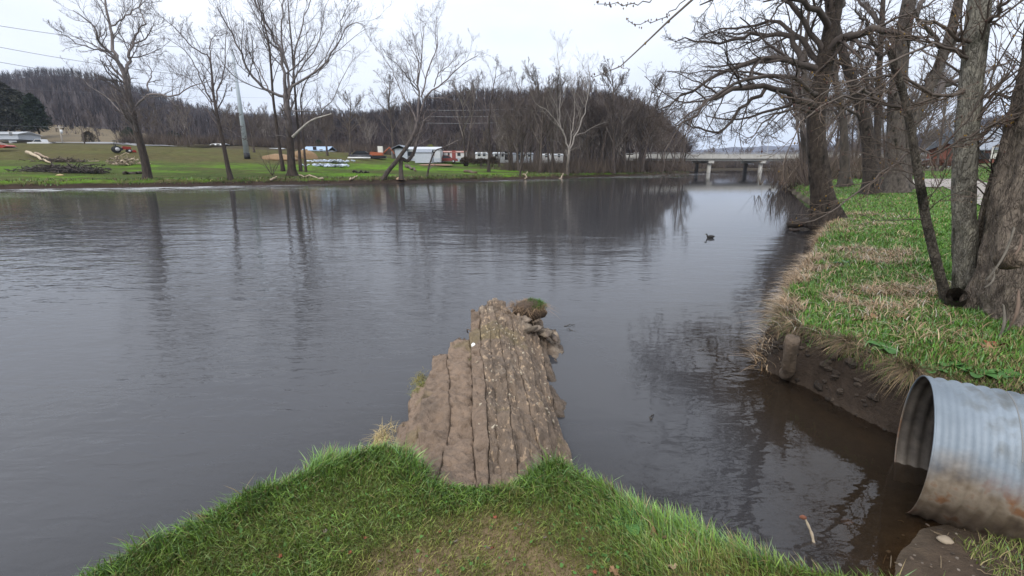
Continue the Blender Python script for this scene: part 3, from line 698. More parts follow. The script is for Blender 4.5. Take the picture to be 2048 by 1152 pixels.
T = lambda p, dy, r0, r1, Y=Y8: limb(Z(p, (500, 0)), Y, dy, r0, r1)
tree('tree_snag', 'thin crooked sapling leaning right at the water edge left of the white-barked tree', 'tree',
     [T([(1553, 1018), (1565, 960), (1578, 900), (1600, 850), (1640, 790), (1700, 760)], 0, .20, .06)], [T([(1580, 890), (1600, 780), (1605, 700)], 2, .09, .03), T([(1600, 850), (1560, 800), (1530, 740)], -2, .06, .02)],
     18, LV_SN, DARK, (.08, .063, .055), TWIG, from_trunk=6, tmin=.2)
Y9 = ydepth(1133, 352)
T = lambda p, dy, r0, r1, Y=Y9: limb(Z(p, (1000, 60)), Y, dy, r0, r1)
tree('sycamore_tree', 'white-barked forked sycamore standing in front of the dense woods', 'tree',
     [T([(385, 855), (388, 800), (394, 740), (398, 690)], 0, .52, .38)],
     [T([(398, 700), (378, 620), (358, 575), (335, 540), (310, 500), (290, 468), (250, 450), (215, 430)], -2, .26, .05),
      T([(350, 560), (340, 480), (345, 380), (350, 260), (335, 160), (330, 70)], 2, .17, .04), T([(400, 690), (425, 640), (440, 590), (470, 540), (490, 505), (495, 430), (520, 330), (510, 200)], 2, .24, .04),
      T([(335, 540), (330, 460), (300, 380), (270, 330)], -2, .14, .03), T([(398, 680), (420, 560), (430, 440), (425, 330)], 3, .17, .04), T([(350, 660), (335, 640), (325, 600), (330, 560)], -2, .08, .03), T([(398, 700), (430, 680), (440, 680)], -2, .09, .04)],
     19, LV_FAR, (.10, .085, .07), (.27, .24, .21), (.105, .086, .075), from_trunk=3, tmin=.6)

FAR_R = 1.
# ---- prototype bare trees for the woods, copied individually
def proto(name, h, seed, spread, stems, lcol, wcol, n1=9, lv=None, tc=(.085, .068, .058), sp0=.25):
    rng = np.random.default_rng(seed); tr, lb = [], []
    for q in range(stems):
        a = rng.random()*6.28; lean = (.0 if stems == 1 else .22)+.10*rng.random(); o = np.array((math.cos(a), math.sin(a), 0))
        b = o*(.0 if stems == 1 else .35); zz = np.linspace(0, h*(.85-.1*q), 7)
        P = b+o*(zz*lean)[:, None]+np.stack([.02*h*rng.normal(size=7)*np.linspace(0, 1, 7), .02*h*rng.normal(size=7)*np.linspace(0, 1, 7), zz], 1)
        tr.append((P, h*.016/(1+.3*(stems-1)), h*.003))
        for j in range(n1//stems+1):
            t = sp0+(.95-sp0)*rng.random(); i = int(t*5.99); s0 = P[i]+(P[i+1]-P[i])*(t*6-i if t*6-i < 1 else .5); a = rng.random()*6.28
            ln = h*(.42-.26*t)*(.8+.5*rng.random()); e = np.array((math.cos(a)*spread, math.sin(a)*spread, .75+.3*rng.random()))
            e /= np.linalg.norm(e); lb.append((np.stack([s0, s0+e*ln*.5+np.array((0, 0, .04*ln)), s0+e*ln+np.array((0, 0, .14*ln))]), h*.0075*(1-.5*t), h*.0016))
    return tree(name, None, None, tr, lb, seed, lv or [dict(n=7, length=.55, angle=.6, k=6, up=.25, wig=.15, tmin=.2, rr=.6, rmin=.03), dict(n=6, length=.6, angle=.62, k=4, up=.18, wig=.2, tmin=.15, rr=.6, rmin=.019), dict(n=4, length=.65, angle=.6, k=3, up=.1, wig=.2, tmin=.2, rmin=.014)],
                tc, lcol, wcol, k_tr=12, n_tr=7, from_trunk=7, tmin=.35, base=(0, 0, 0), limb_n=4, tsc=.5)
WT = (.092, .072, .063); WT2 = (.108, .084, .073); WT3 = (.112, .088, .069)
PR = [proto('woodland_tree', 15, 101, .75, 1, (.12, .097, .083), WT, 10), proto('woodland_tree', 15, 102, .6, 2, (.17, .145, .125), WT2, 10),
      proto('woodland_tree', 15, 103, .9, 1, (.10, .08, .067), WT, 12), proto('woodland_tree', 15, 104, .5, 3, (.26, .23, .20), WT2, 9), proto('woodland_tree', 15, 105, 1.1, 1, (.11, .088, .07), WT3, 12, sp0=.12)]
used = [False]*len(PR)
def plant(k, p, h, rz, name, label, group, cat='tree', lean=0., w=1.):
    r = PR[k]
    if used[k]: r = copy_tree(r)
    used[k] = True; r.name = name
    r.location = tuple(float(q) for q in p); s = h/15; r.scale = (s*w, s*w, s); r.rotation_euler = (lean*math.sin(rz*3), lean*math.cos(rz*5), rz)
    tag(r, label, cat, group); return r
# dense woods at the bend of the far bank
sA = np.interp(1165, [1150, 1210, 1270, 1330], cs[14:18])
for i in range(48):
    q = rs.random(); s = cs[14]+(cs[18]-cs[14]+14)*q; d = 1.0+34*rs.random()**1.6
    if q < .18: d = max(d, 8)
    p, n = fb_at(np.array([s])); p = p[0]+n[0]*d; h = (11.5+9*rs.random())*(1-.30*sstep(.55, 1., np.array([q]))[0])
    plant(rs.randrange(5), (p[0], p[1], fh(p[0], p[1])[0]-.1), h, rs.random()*6.28, 'woodland_tree', 'bare tree of the dense brown woods at the river bend on the far bank', 'bare trees in the dense woods at the bend', lean=.12)
# trees behind the field and around the trailers
for i in range(60):
    px = 265+900*rs.random(); Yt = 112+62*rs.random()
    if 405 < px < 1140 and Yt < 130: Yt += 19
    p = at_y(px, 318, Yt); z = fh(p[0], p[1])[0]
    plant(rs.randrange(5), (p[0], p[1], z-.1), 7+5.5*rs.random(), rs.random()*6.28, 'woodland_tree', 'bare tree in the belt of trees behind the far field and the trailers', 'bare trees behind the far field', lean=.06)
# a few taller ones that rise clear of the belt
for px, Yt, h, k, lab in ((700, 104, 15, 4, 'round-headed bare tree standing behind the row of blue riprap stones'), (788, 112, 19, 0, 'broad bare tree with a vase-shaped crown behind the gabled end of the trailer'),
                     (655, 100, 13, 2, 'dark spreading bare tree just behind the white and black pipes'), (205, 140, 9, 0, 'small bare tree standing alone on the tan meadow edge'), (510, 96, 10, 2, 'bare tree just right of the tall steel pole'), (1075, 95, 17, 1, 'tall bare tree directly behind the white-barked sycamore')):
    p = at_y(px, 315, Yt); plant(k, (p[0], p[1], fh(p[0], p[1])[0]-.1), h, px, 'bare_tree', lab, None)
# right-hand bank
for i in range(34):
    px = 1600+330*rs.random(); Yt = 46+75*rs.random()
    p = at_y(px, 345, Yt); zz = sdf(np.array([p[0]]), np.array([p[1]]), RIGHT)[0]
    if zz < .8 or zz > 15: continue
    plant(rs.randrange(5), (p[0], p[1], gh(p[0], p[1])[0]-.1), 10+8*rs.random(), rs.random()*6.28, 'woodland_tree', 'bare tree in the row along the right bank behind the large trunks', 'bare trees along the right bank', lean=.08)
for i in range(22):
    px = 1690+360*rs.random(); Yt = 112+70*rs.random(); p = at_y(px, 330, Yt)
    plant(rs.randrange(5), (p[0], p[1], gh(p[0], p[1])[0]-.1), 9+6*rs.random(), rs.random()*6.28, 'woodland_tree', 'bare tree in the distant belt behind the brick house', 'bare trees behind the brick house', lean=.05)
# trees beyond the bridge
for i in range(34):
    q = rs.random(); s = np.interp(165, FB[:, 1], cs)+(cs[-1]-np.interp(165, FB[:, 1], cs))*q*.85; p, n = fb_at(np.array([s])); p = p[0]+n[0]*(3+16*rs.random())
    plant(rs.randrange(5), (p[0], p[1], fh(p[0], p[1])[0]-.2), 7.5+3.5*rs.random(), rs.random()*6.28, 'woodland_tree', 'bare tree on the far shore seen beyond and beneath the bridge', 'bare trees beyond the bridge', lean=.05, w=1.5)

# ---- right bank, large trees
Yr = 14.0
R4o = (1180, 0); R5o = (1600, 0)
T = lambda p, dy, r0, r1: limb(p, Yr, dy, r0, r1)
LV_NEAR = [dict(n=11, length=.42, angle=.65, k=9, up=.05, wig=.17, tmin=.12, rr=.5, rmin=.011, droop=.05), dict(n=7, length=.5, angle=.7, k=7, up=.03, wig=.2, tmin=.12, rr=.55, rmin=.0065, droop=.05),
           dict(n=5, length=.55, angle=.7, k=5, up=.02, wig=.22, tmin=.15, rr=.6, rmin=.0038, droop=.06), dict(n=3, length=.6, angle=.65, k=4, up=.02, wig=.25, tmin=.25, rr=.7, rmin=.003, droop=.06)]
tree('riverside_tree', 'large dark tree leaning at the right water edge with limbs spreading over the river', 'tree',
     [T([(1655, 442), (1645, 390), (1637, 330), (1632, 270), (1634, 215), (1642, 165), (1652, 115), (1662, 60), (1672, 0), (1682, -150), (1690, -320), (1700, -520), (1705, -800)], 0, .255, .08)],
     [T([(1632, 215), (1612, 208), (1570, 195), (1530, 174), (1500, 169), (1450, 178), (1410, 208), (1375, 240), (1345, 275), (1330, 300)], -2.5, .10, .014),
      T([(1530, 178), (1490, 205), (1465, 240), (1440, 270), (1400, 262), (1372, 245)], -1, .055, .015),
      T([(1645, 142), (1615, 132), (1575, 118), (1530, 115), (1480, 128), (1430, 155), (1390, 180), (1345, 210), (1310, 222)], -1, .10, .014),
      T([(1605, 125), (1590, 90), (1570, 65), (1520, 70), (1470, 80), (1410, 82), (1350, 84)], 1.5, .085, .014),
      T([(1648, 130), (1610, 100), (1585, 60), (1560, 40), (1500, 45), (1440, 58), (1400, 70)], 2.5, .08, .014),
      T([(1660, 60), (1620, 10), (1560, -20), (1480, -25), (1400, 10)], -2, .09, .014),
      T([(1655, 104), (1686, 80), (1712, 66), (1746, 61), (1803, 61), (1850, 75)], -2, .13, .03),
      T([(1665, 40), (1640, -60), (1600, -130), (1540, -160)], 2, .14, .03), T([(1668, 20), (1720, -60), (1780, -120)], 1, .13, .03),
      T([(1640, 190), (1600, 160), (1560, 155), (1500, 150), (1440, 190), (1390, 215), (1350, 250)], -3.5, .07, .012),
      T([(1632, 225), (1590, 215), (1550, 225), (1520, 250), (1500, 280)], -2, .05, .01),
      T([(1690, -320), (1600, -480), (1480, -600), (1350, -640)], -1.5, .10, .014), T([(1682, -180), (1560, -300), (1430, -360), (1290, -340)], -2, .10, .014), T([(1690, -300), (1800, -480), (1900, -640)], 1, .10, .014), T([(1698, -480), (1600, -700), (1540, -950)], -1, .08, .012), T([(1700, -520), (1780, -760), (1820, -1000)], 1, .08, .012), T([(1675, -60), (1560, -180), (1420, -230), (1300, -200)], -3, .09, .012),
      T([(1650, 110), (1600, 20), (1530, -60), (1450, -80), (1370, -40)], 0, .08, .014)],
     31, LV_NEAR, (.058, .045, .036), (.072, .058, .05), (.075, .057, .048), k_tr=60, n_tr=22, from_trunk=12, tmin=.38, mtr='nearbark', amp=.10, tsc=.30, flare=1.7, limb_n=8)
Yr = 25.0
LV_N2 = [dict(n=8, length=.4, angle=.7, k=7, up=.12, wig=.17, tmin=.15, rr=.5, rmin=.018), dict(n=6, length=.5, angle=.7, k=5, up=.06, wig=.2, tmin=.12, rr=.55, rmin=.011), dict(n=6, length=.55, angle=.7, k=4, up=.04, wig=.2, tmin=.15, rr=.6, rmin=.0075)]
tree('riverside_tree', 'massive grey double trunk on the lawn with a wide flaring base', 'tree',
     [T([(1795, 382), (1793, 330), (1792, 270), (1794, 200), (1800, 120), (1810, 50), (1822, -20), (1840, -200)], 0, .45, .19), T([(1808, 372), (1815, 300), (1822, 250), (1850, 195), (1880, 130), (1900, 70), (1918, 0), (1940, -140)], -1.2, .28, .13)],
     [T([(1792, 190), (1770, 182), (1740, 188), (1716, 184), (1690, 180)], -2, .13, .03), T([(1796, 110), (1770, 60), (1740, 20), (1700, -20)], 2, .16, .04), T([(1850, 200), (1900, 165), (1960, 150), (2020, 120)], 2, .16, .04), T([(1810, 50), (1850, 0), (1890, -60)], 2, .15, .04),
      T([(1890, 100), (1850, 60), (1830, 20)], -2, .12, .03), T([(1792, 250), (1760, 220), (1730, 160), (1700, 120)], 1, .12, .03), T([(1870, 150), (1930, 60), (1990, 20)], -2, .14, .03)],
     32, LV_N2, (.115, .098, .085), (.095, .078, .068), (.08, .062, .053), k_tr=60, n_tr=20, from_trunk=10, tmin=.35, mtr='nearbark', amp=.07, tsc=.25, flare=1.6, limb_n=7)
Yr = 24.0
tree('riverside_tree', 'thin dark tree forking low beside the massive grey double trunk', 'tree',
     [T([(1745, 384), (1742, 340), (1738, 290), (1728, 230), (1712, 185), (1696, 140), (1684, 100), (1670, 40), (1660, -60)], 0, .34, .10), T([(1752, 384), (1754, 300), (1756, 220), (1758, 140), (1764, 60), (1768, -60)], 1.5, .18, .08)],
     [T([(1730, 240), (1710, 225), (1680, 215), (1655, 195)], -1, .10, .03), T([(1756, 200), (1730, 160), (1725, 110), (1720, 75)], 1, .10, .03), T([(1690, 120), (1720, 60), (1740, 10)], 2, .1, .03), T([(1758, 120), (1790, 80), (1820, 40)], -2, .1, .03), T([(1758, 110), (1740, 60), (1710, 20)], -2, .1, .03)],
     33, LV_N2, (.055, .044, .037), (.075, .06, .052), (.075, .058, .05), k_tr=44, n_tr=14, from_trunk=9, tmin=.3, mtr='nearbark', tsc=.3, limb_n=6)
for i, (px, py, Yq, r, tp) in enumerate(((1608, 352, 60, .35, 1600), (1624, 356, 46, .45, 1612), (1690, 372, 32, .30, 1672))):
    Yr = Yq
    tree('riverside_tree', ['slim bare tree at the far end of the right bank above the water', 'ivy-dark bare tree on the bank edge behind the large leaning tree', 'bare tree with a bent trunk between the leaning tree and the massive trunk'][i], 'tree',
         [T([(px, py), (px-1, 300), (px-4, 230), (tp-4, 150), (tp, 80), (tp+6, 20)], 0, r, r*.25)], [T([(px-3, 240), (px-40, 200), (px-70, 170)], 2, r*.35, .03), T([(px-4, 220), (px+30, 170), (px+50, 120)], -2, r*.35, .03), T([(tp, 150), (tp-40, 100), (tp-60, 60)], -2, r*.3, .03)],
         34+i, [dict(LV_N2[0], n=6), LV_N2[1], dict(LV_N2[2], n=4)], (.07, .058, .047), (.08, .064, .055), (.085, .066, .056), k_tr=30, n_tr=10, from_trunk=10, tmin=.3, tsc=.3)
# ------------------------------------------------------------------ near right: the multi-stemmed tree
Yn = 5.0
T = lambda p, dy, r0, r1, Y=Yn: limb(p, Y, dy, r0, r1)
def near_stem(name, root, P, r0, r1, col, seed, k=130, n=44, flare=1.2, amp=.09, fl=.06, top=None):
    rng = np.random.default_rng(seed); Q, R, V, F = bark_tube(P, r0, r1, k, n, rng, flare, amp, fl, furrow=7)
    w = np.repeat(np.linspace(0, 1, k), n)[:, None]; t = np.array(col)*(1-w*.4)+np.array(top or col)*w*.4
    c = np.repeat(Q, n, 0); u = nrm(V-c); rr = np.linalg.norm(V-c, axis=1)
    q = np.stack([u[:, 0]*5, u[:, 1]*5, V[:, 2]*3.0], 1)
    V = V+u*((np.clip(fbm(q*np.array((1, 1, .8))+seed, 3, seed), 0, 1)*.13+.05*fbm(np.concatenate([u[:, :2]*16, V[:, 2:]*7], 1)+seed, 3, seed+1))*rr)[:, None]            # lifted bark plates
    return Q, R, part(name, V, F, M['nearbark'], root, t, world=True)
GREY = (.205, .192, .160)
root = thing('maple_tree', 'multi-stemmed grey maple with four stems on the grassy bank above the culvert', 'tree', at_z(1935, 622, .58))
stems = []
stems.append(near_stem('stem', root, T([(1930, 632), (1932, 560), (1930, 480), (1926, 400), (1930, 320), (1936, 250), (1942, 170), (1950, 90), (1960, 0), (1975, -130), (1990, -300)], 0, 1, 1)[0], .098, .080, GREY, 41, 200, 48, 1.5))
stems[-1][2]['label'] = 'thick upright grey stem with lichen'
stems.append(near_stem('stem', root, T([(1900, 632), (1893, 600), (1880, 550), (1866, 500), (1852, 440), (1842, 380), (1832, 320), (1822, 260), (1812, 210), (1796, 150), (1780, 100)], -.3, 1, 1)[0], .048, .026, (.10, .086, .07), 42, 150, 26, 1.3))
stems[-1][2]['label'] = 'thin dark crooked stem leaning towards the river'
stems.append(near_stem('stem', root, T([(1955, 632), (1962, 540), (1968, 460), (1980, 400), (1996, 345), (2012, 300), (2024, 262), (2040, 210), (2062, 130), (2090, 20)], .1, 1, 1)[0], .072, .04, (.16, .13, .10), 43, 150, 30, 1.3))
stems[-1][2]['label'] = 'slanting stem with a raw orange-brown scar'
stems.append(near_stem('stem', root, T([(1968, 640), (1985, 560), (2000, 490), (2022, 420), (2046, 350), (2075, 270), (2110, 180), (2150, 60)], -.15, 1, 1)[0], .092, .07, (.085, .072, .06), 44, 150, 34, 1.3))
stems[-1][2]['label'] = 'dark stem leaning out to the right'
# basal stub
rng = np.random.default_rng(5)
Q, R, V, F = bark_tube(T([(1914, 640), (1912, 612), (1913, 590)], -.25, 1, 1)[0], .11, .085, 10, 16, rng, 1.5, .12)
part('stump', V, F, M['nearbark'], root, np.tile((.085, .066, .05), (len(V), 1)), world=True)
# twigs and small branches of this tree, with reddish bud clusters
br = [T([(1826, 300), (1790, 330), (1745, 360), (1700, 400), (1660, 425), (1610, 445)], -.2, .013, .005), T([(1936, 300), (1985, 250), (2040, 232)], -.4, .018, .008), T([(1842, 330), (1890, 300), (1940, 270), (2000, 240), (2048, 225)], -.6, .014, .006),
      T([(1945, 180), (1880, 195), (1800, 150), (1740, 152), (1690, 175)], -.5, .02, .005), T([(1960, 190), (2010, 190), (2060, 215)], -.3, .016, .008), T([(1812, 210), (1770, 215), (1700, 190), (1640, 205), (1590, 260), (1565, 330)], -.8, .014, .004),
      T([(1950, 100), (1900, 55), (1850, 40), (1810, 60)], -.4, .022, .006), T([(1955, 60), (2000, 20), (2040, -30)], -.4, .025, .01), T([(1948, 120), (1870, 80), (1780, 125), (1700, 160), (1640, 190)], -1., .016, .004), T([(1828, 290), (1870, 320), (1930, 250), (2000, 120), (2048, 40)], -.9, .010, .005),
      T([(1962, -40), (1850, -80), (1650, -60), (1450, -40), (1360, -10), (1310, 80), (1275, 130), (1240, 150), (1185, 155)], -.9, .03, .0028), T([(1400, -30), (1350, 20), (1300, 50), (1255, 40)], -.2, .006, .0028), T([(1340, -20), (1290, 5), (1240, 12), (1195, 8)], -.3, .006, .0028),
      T([(1258, 142), (1243, 130), (1249, 112)], 0, .003, .002), T([(1838, 350), (1860, 320), (1868, 352), (1878, 375), (1890, 388)], -.2, .006, .003), T([(2000, 330), (2030, 280), (2060, 262)], -.3, .008, .005), T([(1990, 395), (2020, 320), (2036, 300)], -.25, .006, .004)]
K = 14; LP = np.array([resample(b[0], K) for b in br]); LR = np.array([np.linspace(b[1], b[2], K) for b in br])
LP[:, 1:-1] += rng.normal(size=LP[:, 1:-1].shape)*.012
G = [(LP, LR, 5, (.10, .08, .066))]
main = list(range(10))
P1, R1 = grow(LP[main], LR[main], 9, .38, .6, 7, rng, .04, .12, .1, 1, .6, .0035); G.append((P1, R1, 4, (.105, .08, .064)))
P2, R2 = grow(P1, R1, 6, .5, .6, 5, rng, .03, .15, .15, 1, .7, .0024); G.append((P2, R2, 3, (.13, .095, .068)))
S_P = np.array([resample(s[0], K) for s in stems[:4]]); S_R = np.array([np.linspace(s[1][0], s[1][-1], K) for s in stems[:4]])
P3, R3 = grow(S_P, S_R, 24, .28, .9, 9, rng, .06, .13, .4, 1, .16, .006); G.append((P3, R3, 4, (.095, .076, .062)))
P4, R4 = grow(P3, R3, 7, .5, .65, 6, rng, .04, .15, .12, 1, .6, .003); G.append((P4, R4, 3, (.11, .083, .066)))
P5, R5 = grow(P4, R4, 4, .5, .65, 4, rng, .03, .2, .2, 1, .7, .002); G.append((P5, R5, 3, (.125, .09, .068)))
V, F, Tn = tubes(G); part('crown', V, F, M['twig'], root, Tn, world=True)
# high limbs of the maple above the picture, spreading over the inlet
tops = [S_P[k][-1] for k in (0, 2, 3)]; hl = []
for k, (i_, dx, dy, dz) in enumerate(((0, -1.6, -.4, 4.2), (0, -2.6, .6, 2.8), (0, .5, .8, 5.0), (0, -3.2, -1.0, 2.2), (1, -.8, -.6, 4.4), (2, .8, -.8, 4.5), (0, -1.0, 1.8, 4.0), (1, -2.4, -.2, 3.4))):
    b0_ = tops[i_]; hl.append(resample(np.array([b0_, b0_+np.array((dx*.35, dy*.35, dz*.45)), b0_+np.array((dx, dy, dz))]), K))
HP = np.array(hl); HP[:, 1:-1] += rng.normal(size=HP[:, 1:-1].shape)*.03; HR_ = np.tile(np.linspace(.07, .015, K), (len(hl), 1)); hg = [(HP, HR_, 6, (.12, .105, .09))]
a_, b_ = grow(HP, HR_, 9, .45, .65, 8, rng, .08, .15, .1, 1, .5, .010); hg.append((a_, b_, 4, (.10, .085, .07))); a_, b_ = grow(a_, b_, 7, .5, .65, 6, rng, .05, .18, .12, 1, .6, .006); hg.append((a_, b_, 3, (.10, .08, .065))); a_, b_ = grow(a_, b_, 4, .6, .6, 4, rng, .04, .2, .2, 1, .7, .004); hg.append((a_, b_, 3, (.11, .083, .066)))
V, F, Tn = tubes(hg); part('upper_crown', V, F, M['twig'], root, Tn, world=True)
# buds: small ovals in clusters along the budding twigs
ends = np.concatenate([P2[::3, -1], P2[::4, 3], P5[::9, -1]])
a = LP[[10, 11, 12]][:, 7:].reshape(-1, 3); a = a[rng.random(len(a)) < .95]; ends = np.concatenate([ends]+[a+rng.normal(size=a.shape)*.012 for _ in range(3)])
oc = np.array([(1, 0, 0), (-1, 0, 0), (0, 1, 0), (0, -1, 0), (0, 0, 1.7), (0, 0, -1.7)]); of = np.array([(0, 2, 4), (2, 1, 4), (1, 3, 4), (3, 0, 4), (2, 0, 5), (1, 2, 5), (3, 1, 5), (0, 3, 5)])
ne = len(ends); V = (ends[:, None]+oc[None]*(.004+.005*rng.random((ne, 1, 1)))).reshape(-1, 3); F = (np.arange(ne)[:, None, None]*6+of[None]).reshape(-1, 3)
cb = np.where(rng.random((ne, 1)) < .35, np.array((.17, .10, .02)), np.array((.07, .035, .028)))
tag(part('buds', V, F, M['stuff'], root, np.repeat(cb, 6, 0), world=True), kind='stuff')

# massive old trunk, cut by the right edge
root = thing('old_trunk', 'massive old trunk with peeling grey-brown bark at the right edge of the bank', 'tree', at_z(2062, 690, .55))
Q, R, o = near_stem('trunk', root, T([(2062, 708), (2066, 660), (2072, 600), (2085, 520), (2105, 420), (2130, 300), (2160, 160), (2190, 0)], .1, 1, 1, 4.45)[0], .47, .36, (.165, .135, .108), 51, 180, 110, 1.45, .10, .09)
# a cut branch knot and loose bark strips
kc = at_y(2037, 520, 4.02); mb = MB(); mb.tube([kc+(.05, .14, -.02), kc+(0, .03, 0), kc+(-.01, -.03, .01)], [.10, .085, .07], 14)
mb.tube([kc+(-.01, -.03, .01), kc+(-.014, -.045, .012)], [.052, .047], 12); mb.build('knot', M['nearbark'], root, True, True, tint=np.tile((.15, .115, .085), (sum(len(v) for v in mb.V), 1)))
for i, (p0, p1, w_) in enumerate((((2032, 455), (1975, 560), .03), ((2046, 470), (2020, 520), .04), ((1990, 540), (1972, 575), .025), ((2040, 580), (2018, 660), .05), ((2010, 610), (1996, 680), .035))):
    a0 = at_y(*p0, 4.13-.02*i); b0 = at_y(*p1, 4.05-.02*i); n_ = 8; t = np.linspace(0, 1, n_)[:, None]
    c0 = a0+(b0-a0)*t+np.array((-.02, -.06, 0))*np.sin(t*3.0); wd = np.array((1, .25, .25))*w_*(np.sin(.25+t*2.6))
    V = np.stack([c0-wd*.5, c0+wd*.5+np.array((0, .012, 0)), c0+wd*.5+np.array((0, .03, 0)), c0-wd*.5+np.array((0, .02, 0))], 1).reshape(-1, 3)
    i_ = np.arange(n_-1)[:, None]*4; j_ = np.arange(4)[None]; F = np.stack([i_+j_, i_+(j_+1) % 4, i_+4+(j_+1) % 4, i_+4+j_], -1).reshape(-1, 4)
    part('bark_strip', V, F, M['stuff'], root, np.tile((.125, .11, .088) if i % 2 == 0 else (.14, .10, .075), (len(V), 1)), world=True)

# small black box on a cable on the leaning stem
bx = at_y(2011, 361, 4.72); root = thing('camera_box', 'small black box with a cable hung against the dark leaning stem', 'box', bx)
MB().box((-.022, -.02, -.03), (.022, .02, .03)).build('housing', flat('black_plastic', (.012, .012, .014), .5), root)
MB().tube([(0, 0, .03), (.005, 0, .12), (.012, .01, .22), (.04, .02, .32), (.10, .05, .40)], .0045, 5).build('cable', flat('cable', (.012, .012, .013), .5), root)
MB().tube([(0, 0, -.03), (-.01, 0, -.08), (-.05, 0, -.12), (-.10, 0, -.13)], .004, 5).build('cable', bpy.data.materials['cable'], root)

# ------------------------------------------------------------------ rock ledge of tilted strata running out into the river
root = thing('rock_ledge', 'ridged brown rock ledge of tilted layers jutting into the river from the lawn', 'rock', (0, 4, 0))
AX = nrm(np.array((-.07, 1, 0))); AC = np.array((1., .07, 0))
def height_rock(w, l):
    """w across (0 at the axis), l along from the lawn"""
    return 0
# (across-left, across-right, start, end, z near, z far)  along distance measured from y = 1.85
ST = [(.55, 1.45, .36, .16), (.35, 2.0, .46, .24), (.15, 2.32, .53, .33), (.05, 2.75, .56, .38), (.02, 3.55, .565, .40), (0, 3.66, .555, .44), (0, 3.80, .545, .46),
      (0, 4.05, .53, .47), (.08, 4.08, .50, .44), (.14, 3.74, .43, .38), (.32, 3.84, .30, .34), (.8, 3.92, .16, .28), (1.7, 3.80, .05, .20), (2.7, 3.62, .0, .12)]
BW = [-.75, -.64, -.50, -.36, -.19, -.105, -.02, .05, .13, .20, .30, .38, .46, .56, .68]
flk = []
rk = random.Random(8)
def joint(k, lf):
    return BW[k]*(1+.055*lf)-.03*sstep(1.5, 4, lf)+(.05 if k < 4 else .022 if k < 14 else .05)*vnoise(np.stack([lf*1.7+k*5.1, lf*0, lf*0+k], 1), 3)+(.022 if k in (0, 1, 14) else .007)*vnoise(np.stack([lf*11+k*5.1, lf*0, lf*0+k], 1), 4)
for i, (l0, l1, z0, z1) in enumerate(ST):
    nl = int((l1-l0)/.018)+2; nw = 15; gl_, gr_ = (.0003 if i in (2, 6, 8, 10, 11, 13) else .0016), (.0003 if i in (1, 5, 7, 9, 10, 12) else .0016)
    l = np.linspace(l0, l1, nl); qq = np.array([0, .035, .09, .17, .25, .33, .42, .5, .58, .67, .75, .83, .91, .965, 1]); Lg, Qg = np.meshgrid(l, qq, indexing='ij'); lf, q = Lg.ravel(), Qg.ravel()
    lf = lf+(l1-lf < .03)*.05*vnoise(np.stack([q*3+i*4., q*0, q*0], 1), 8)              # uneven broken end
    ja, jb = joint(i, lf)+gl_, joint(i+1, lf)-gr_; wv = ja+(jb-ja)*q
    tz = np.clip((lf-l0)/(l1-l0), 0, 1); lin = z0+(z1-z0)*tz
    zn = ST[min(i+1, 13)]; zr_ = zn[2]+(zn[3]-zn[2])*tz
    z = lin*(1-q)+(lin*.35+zr_*.65)*q-.05*np.sin(math.pi*tz)+(0, .010, .014, -.012, .020, .006, .002, -.02, -.016, .010, .008, .006, -.01, -.015)[i]
    p3 = np.stack([lf*2.2, wv*3.2, 0*lf], 1)
    z += .085*fbm(p3, 3, 70)+.040*fbm(np.stack([lf*5, wv*9, 0*lf+i*.2], 1), 3, 91)+.024*fbm(np.stack([lf*11, wv*14, 0*lf+i*.6], 1), 4, 90)
    z += .026*np.round(2.2*fbm(np.stack([lf*3.5, wv*6+i, 0*lf], 1), 3, 35))/2.2
    far_ = sstep(2.7, 3.3, lf)*sstep(14, 9, np.full_like(lf, i))
    z += far_*(.10*np.round(2.2*fbm(np.stack([lf*4.2+.5*i, wv*2.5, 0*lf], 1), 2, 33))/2.2+.06*fbm(np.stack([lf*9, wv*9, 0*lf], 1), 3, 34))
    z += .016*fbm(np.stack([lf*24, wv*34, 0*lf], 1), 3, 96)-.007*np.abs(np.sin(wv*46+2.5*fbm(np.stack([lf*1.5, wv*4, 0*lf], 1), 2, 97)))**6*sstep(4, 6, np.full_like(lf, i)); z -= .016*sstep(.22, .5, fbm(np.stack([lf*16, wv*22, 0*lf], 1), 2, 95)); z -= .03*np.exp(-((1-tz)*(l1-l0)/.02)**2)+(.0 if gl_ < .001 else .007)*np.exp(-(q/.03)**2)+(0 if gr_ < .001 else .005)*np.exp(-((1-q)/.03)**2)
    XYp = np.array((0, 1.85, 0))+AX*lf[:, None]+AC*wv[:, None]
    TV = XYp.copy(); TV[:, 2] = z
    ring = np.concatenate([np.arange(0, nl*nw, nw)[::-1], np.arange(0, nw), np.arange(nw-1, nl*nw, nw), np.arange(nl*nw-1, (nl-1)*nw-1, -1)])
    BV = TV[ring].copy(); out = nrm(BV[:, :2]-TV[:, :2].mean(0)); MV = BV.copy(); MV[:, 2] -= .10+.05*fbm(BV*6, 2, 5); BV[:, 2] = -.45
    if i < 3: MV[:, :2] += out*.015; BV[:, :2] += out*.05
    n0 = len(TV); m_ = len(ring); V = np.concatenate([TV, MV, BV]); e = np.arange(m_); e2 = (e+1) % m_
    F = [grid_faces(nl, nw)[:, ::-1], np.stack([ring[e], ring[e2], n0+e2, n0+e], 1), np.stack([n0+e, n0+e2, n0+m_+e2, n0+m_+e], 1)]
    ca = np.array((.190, .136, .096)) if i < 5 else np.array((.160, .118, .084)); ca = ca*rk.uniform(.9, 1.08)
    t = np.tile(ca, (len(V), 1)); kk = fbm(V*np.array((7, 3, 7)), 3, 77)
    t = mixc(t, sstep(.0, .4, kk)*.65, (.11, .083, .062)); t = mixc(t, sstep(.09, .0, V[:, 2])*.75, (.075, .058, .045))
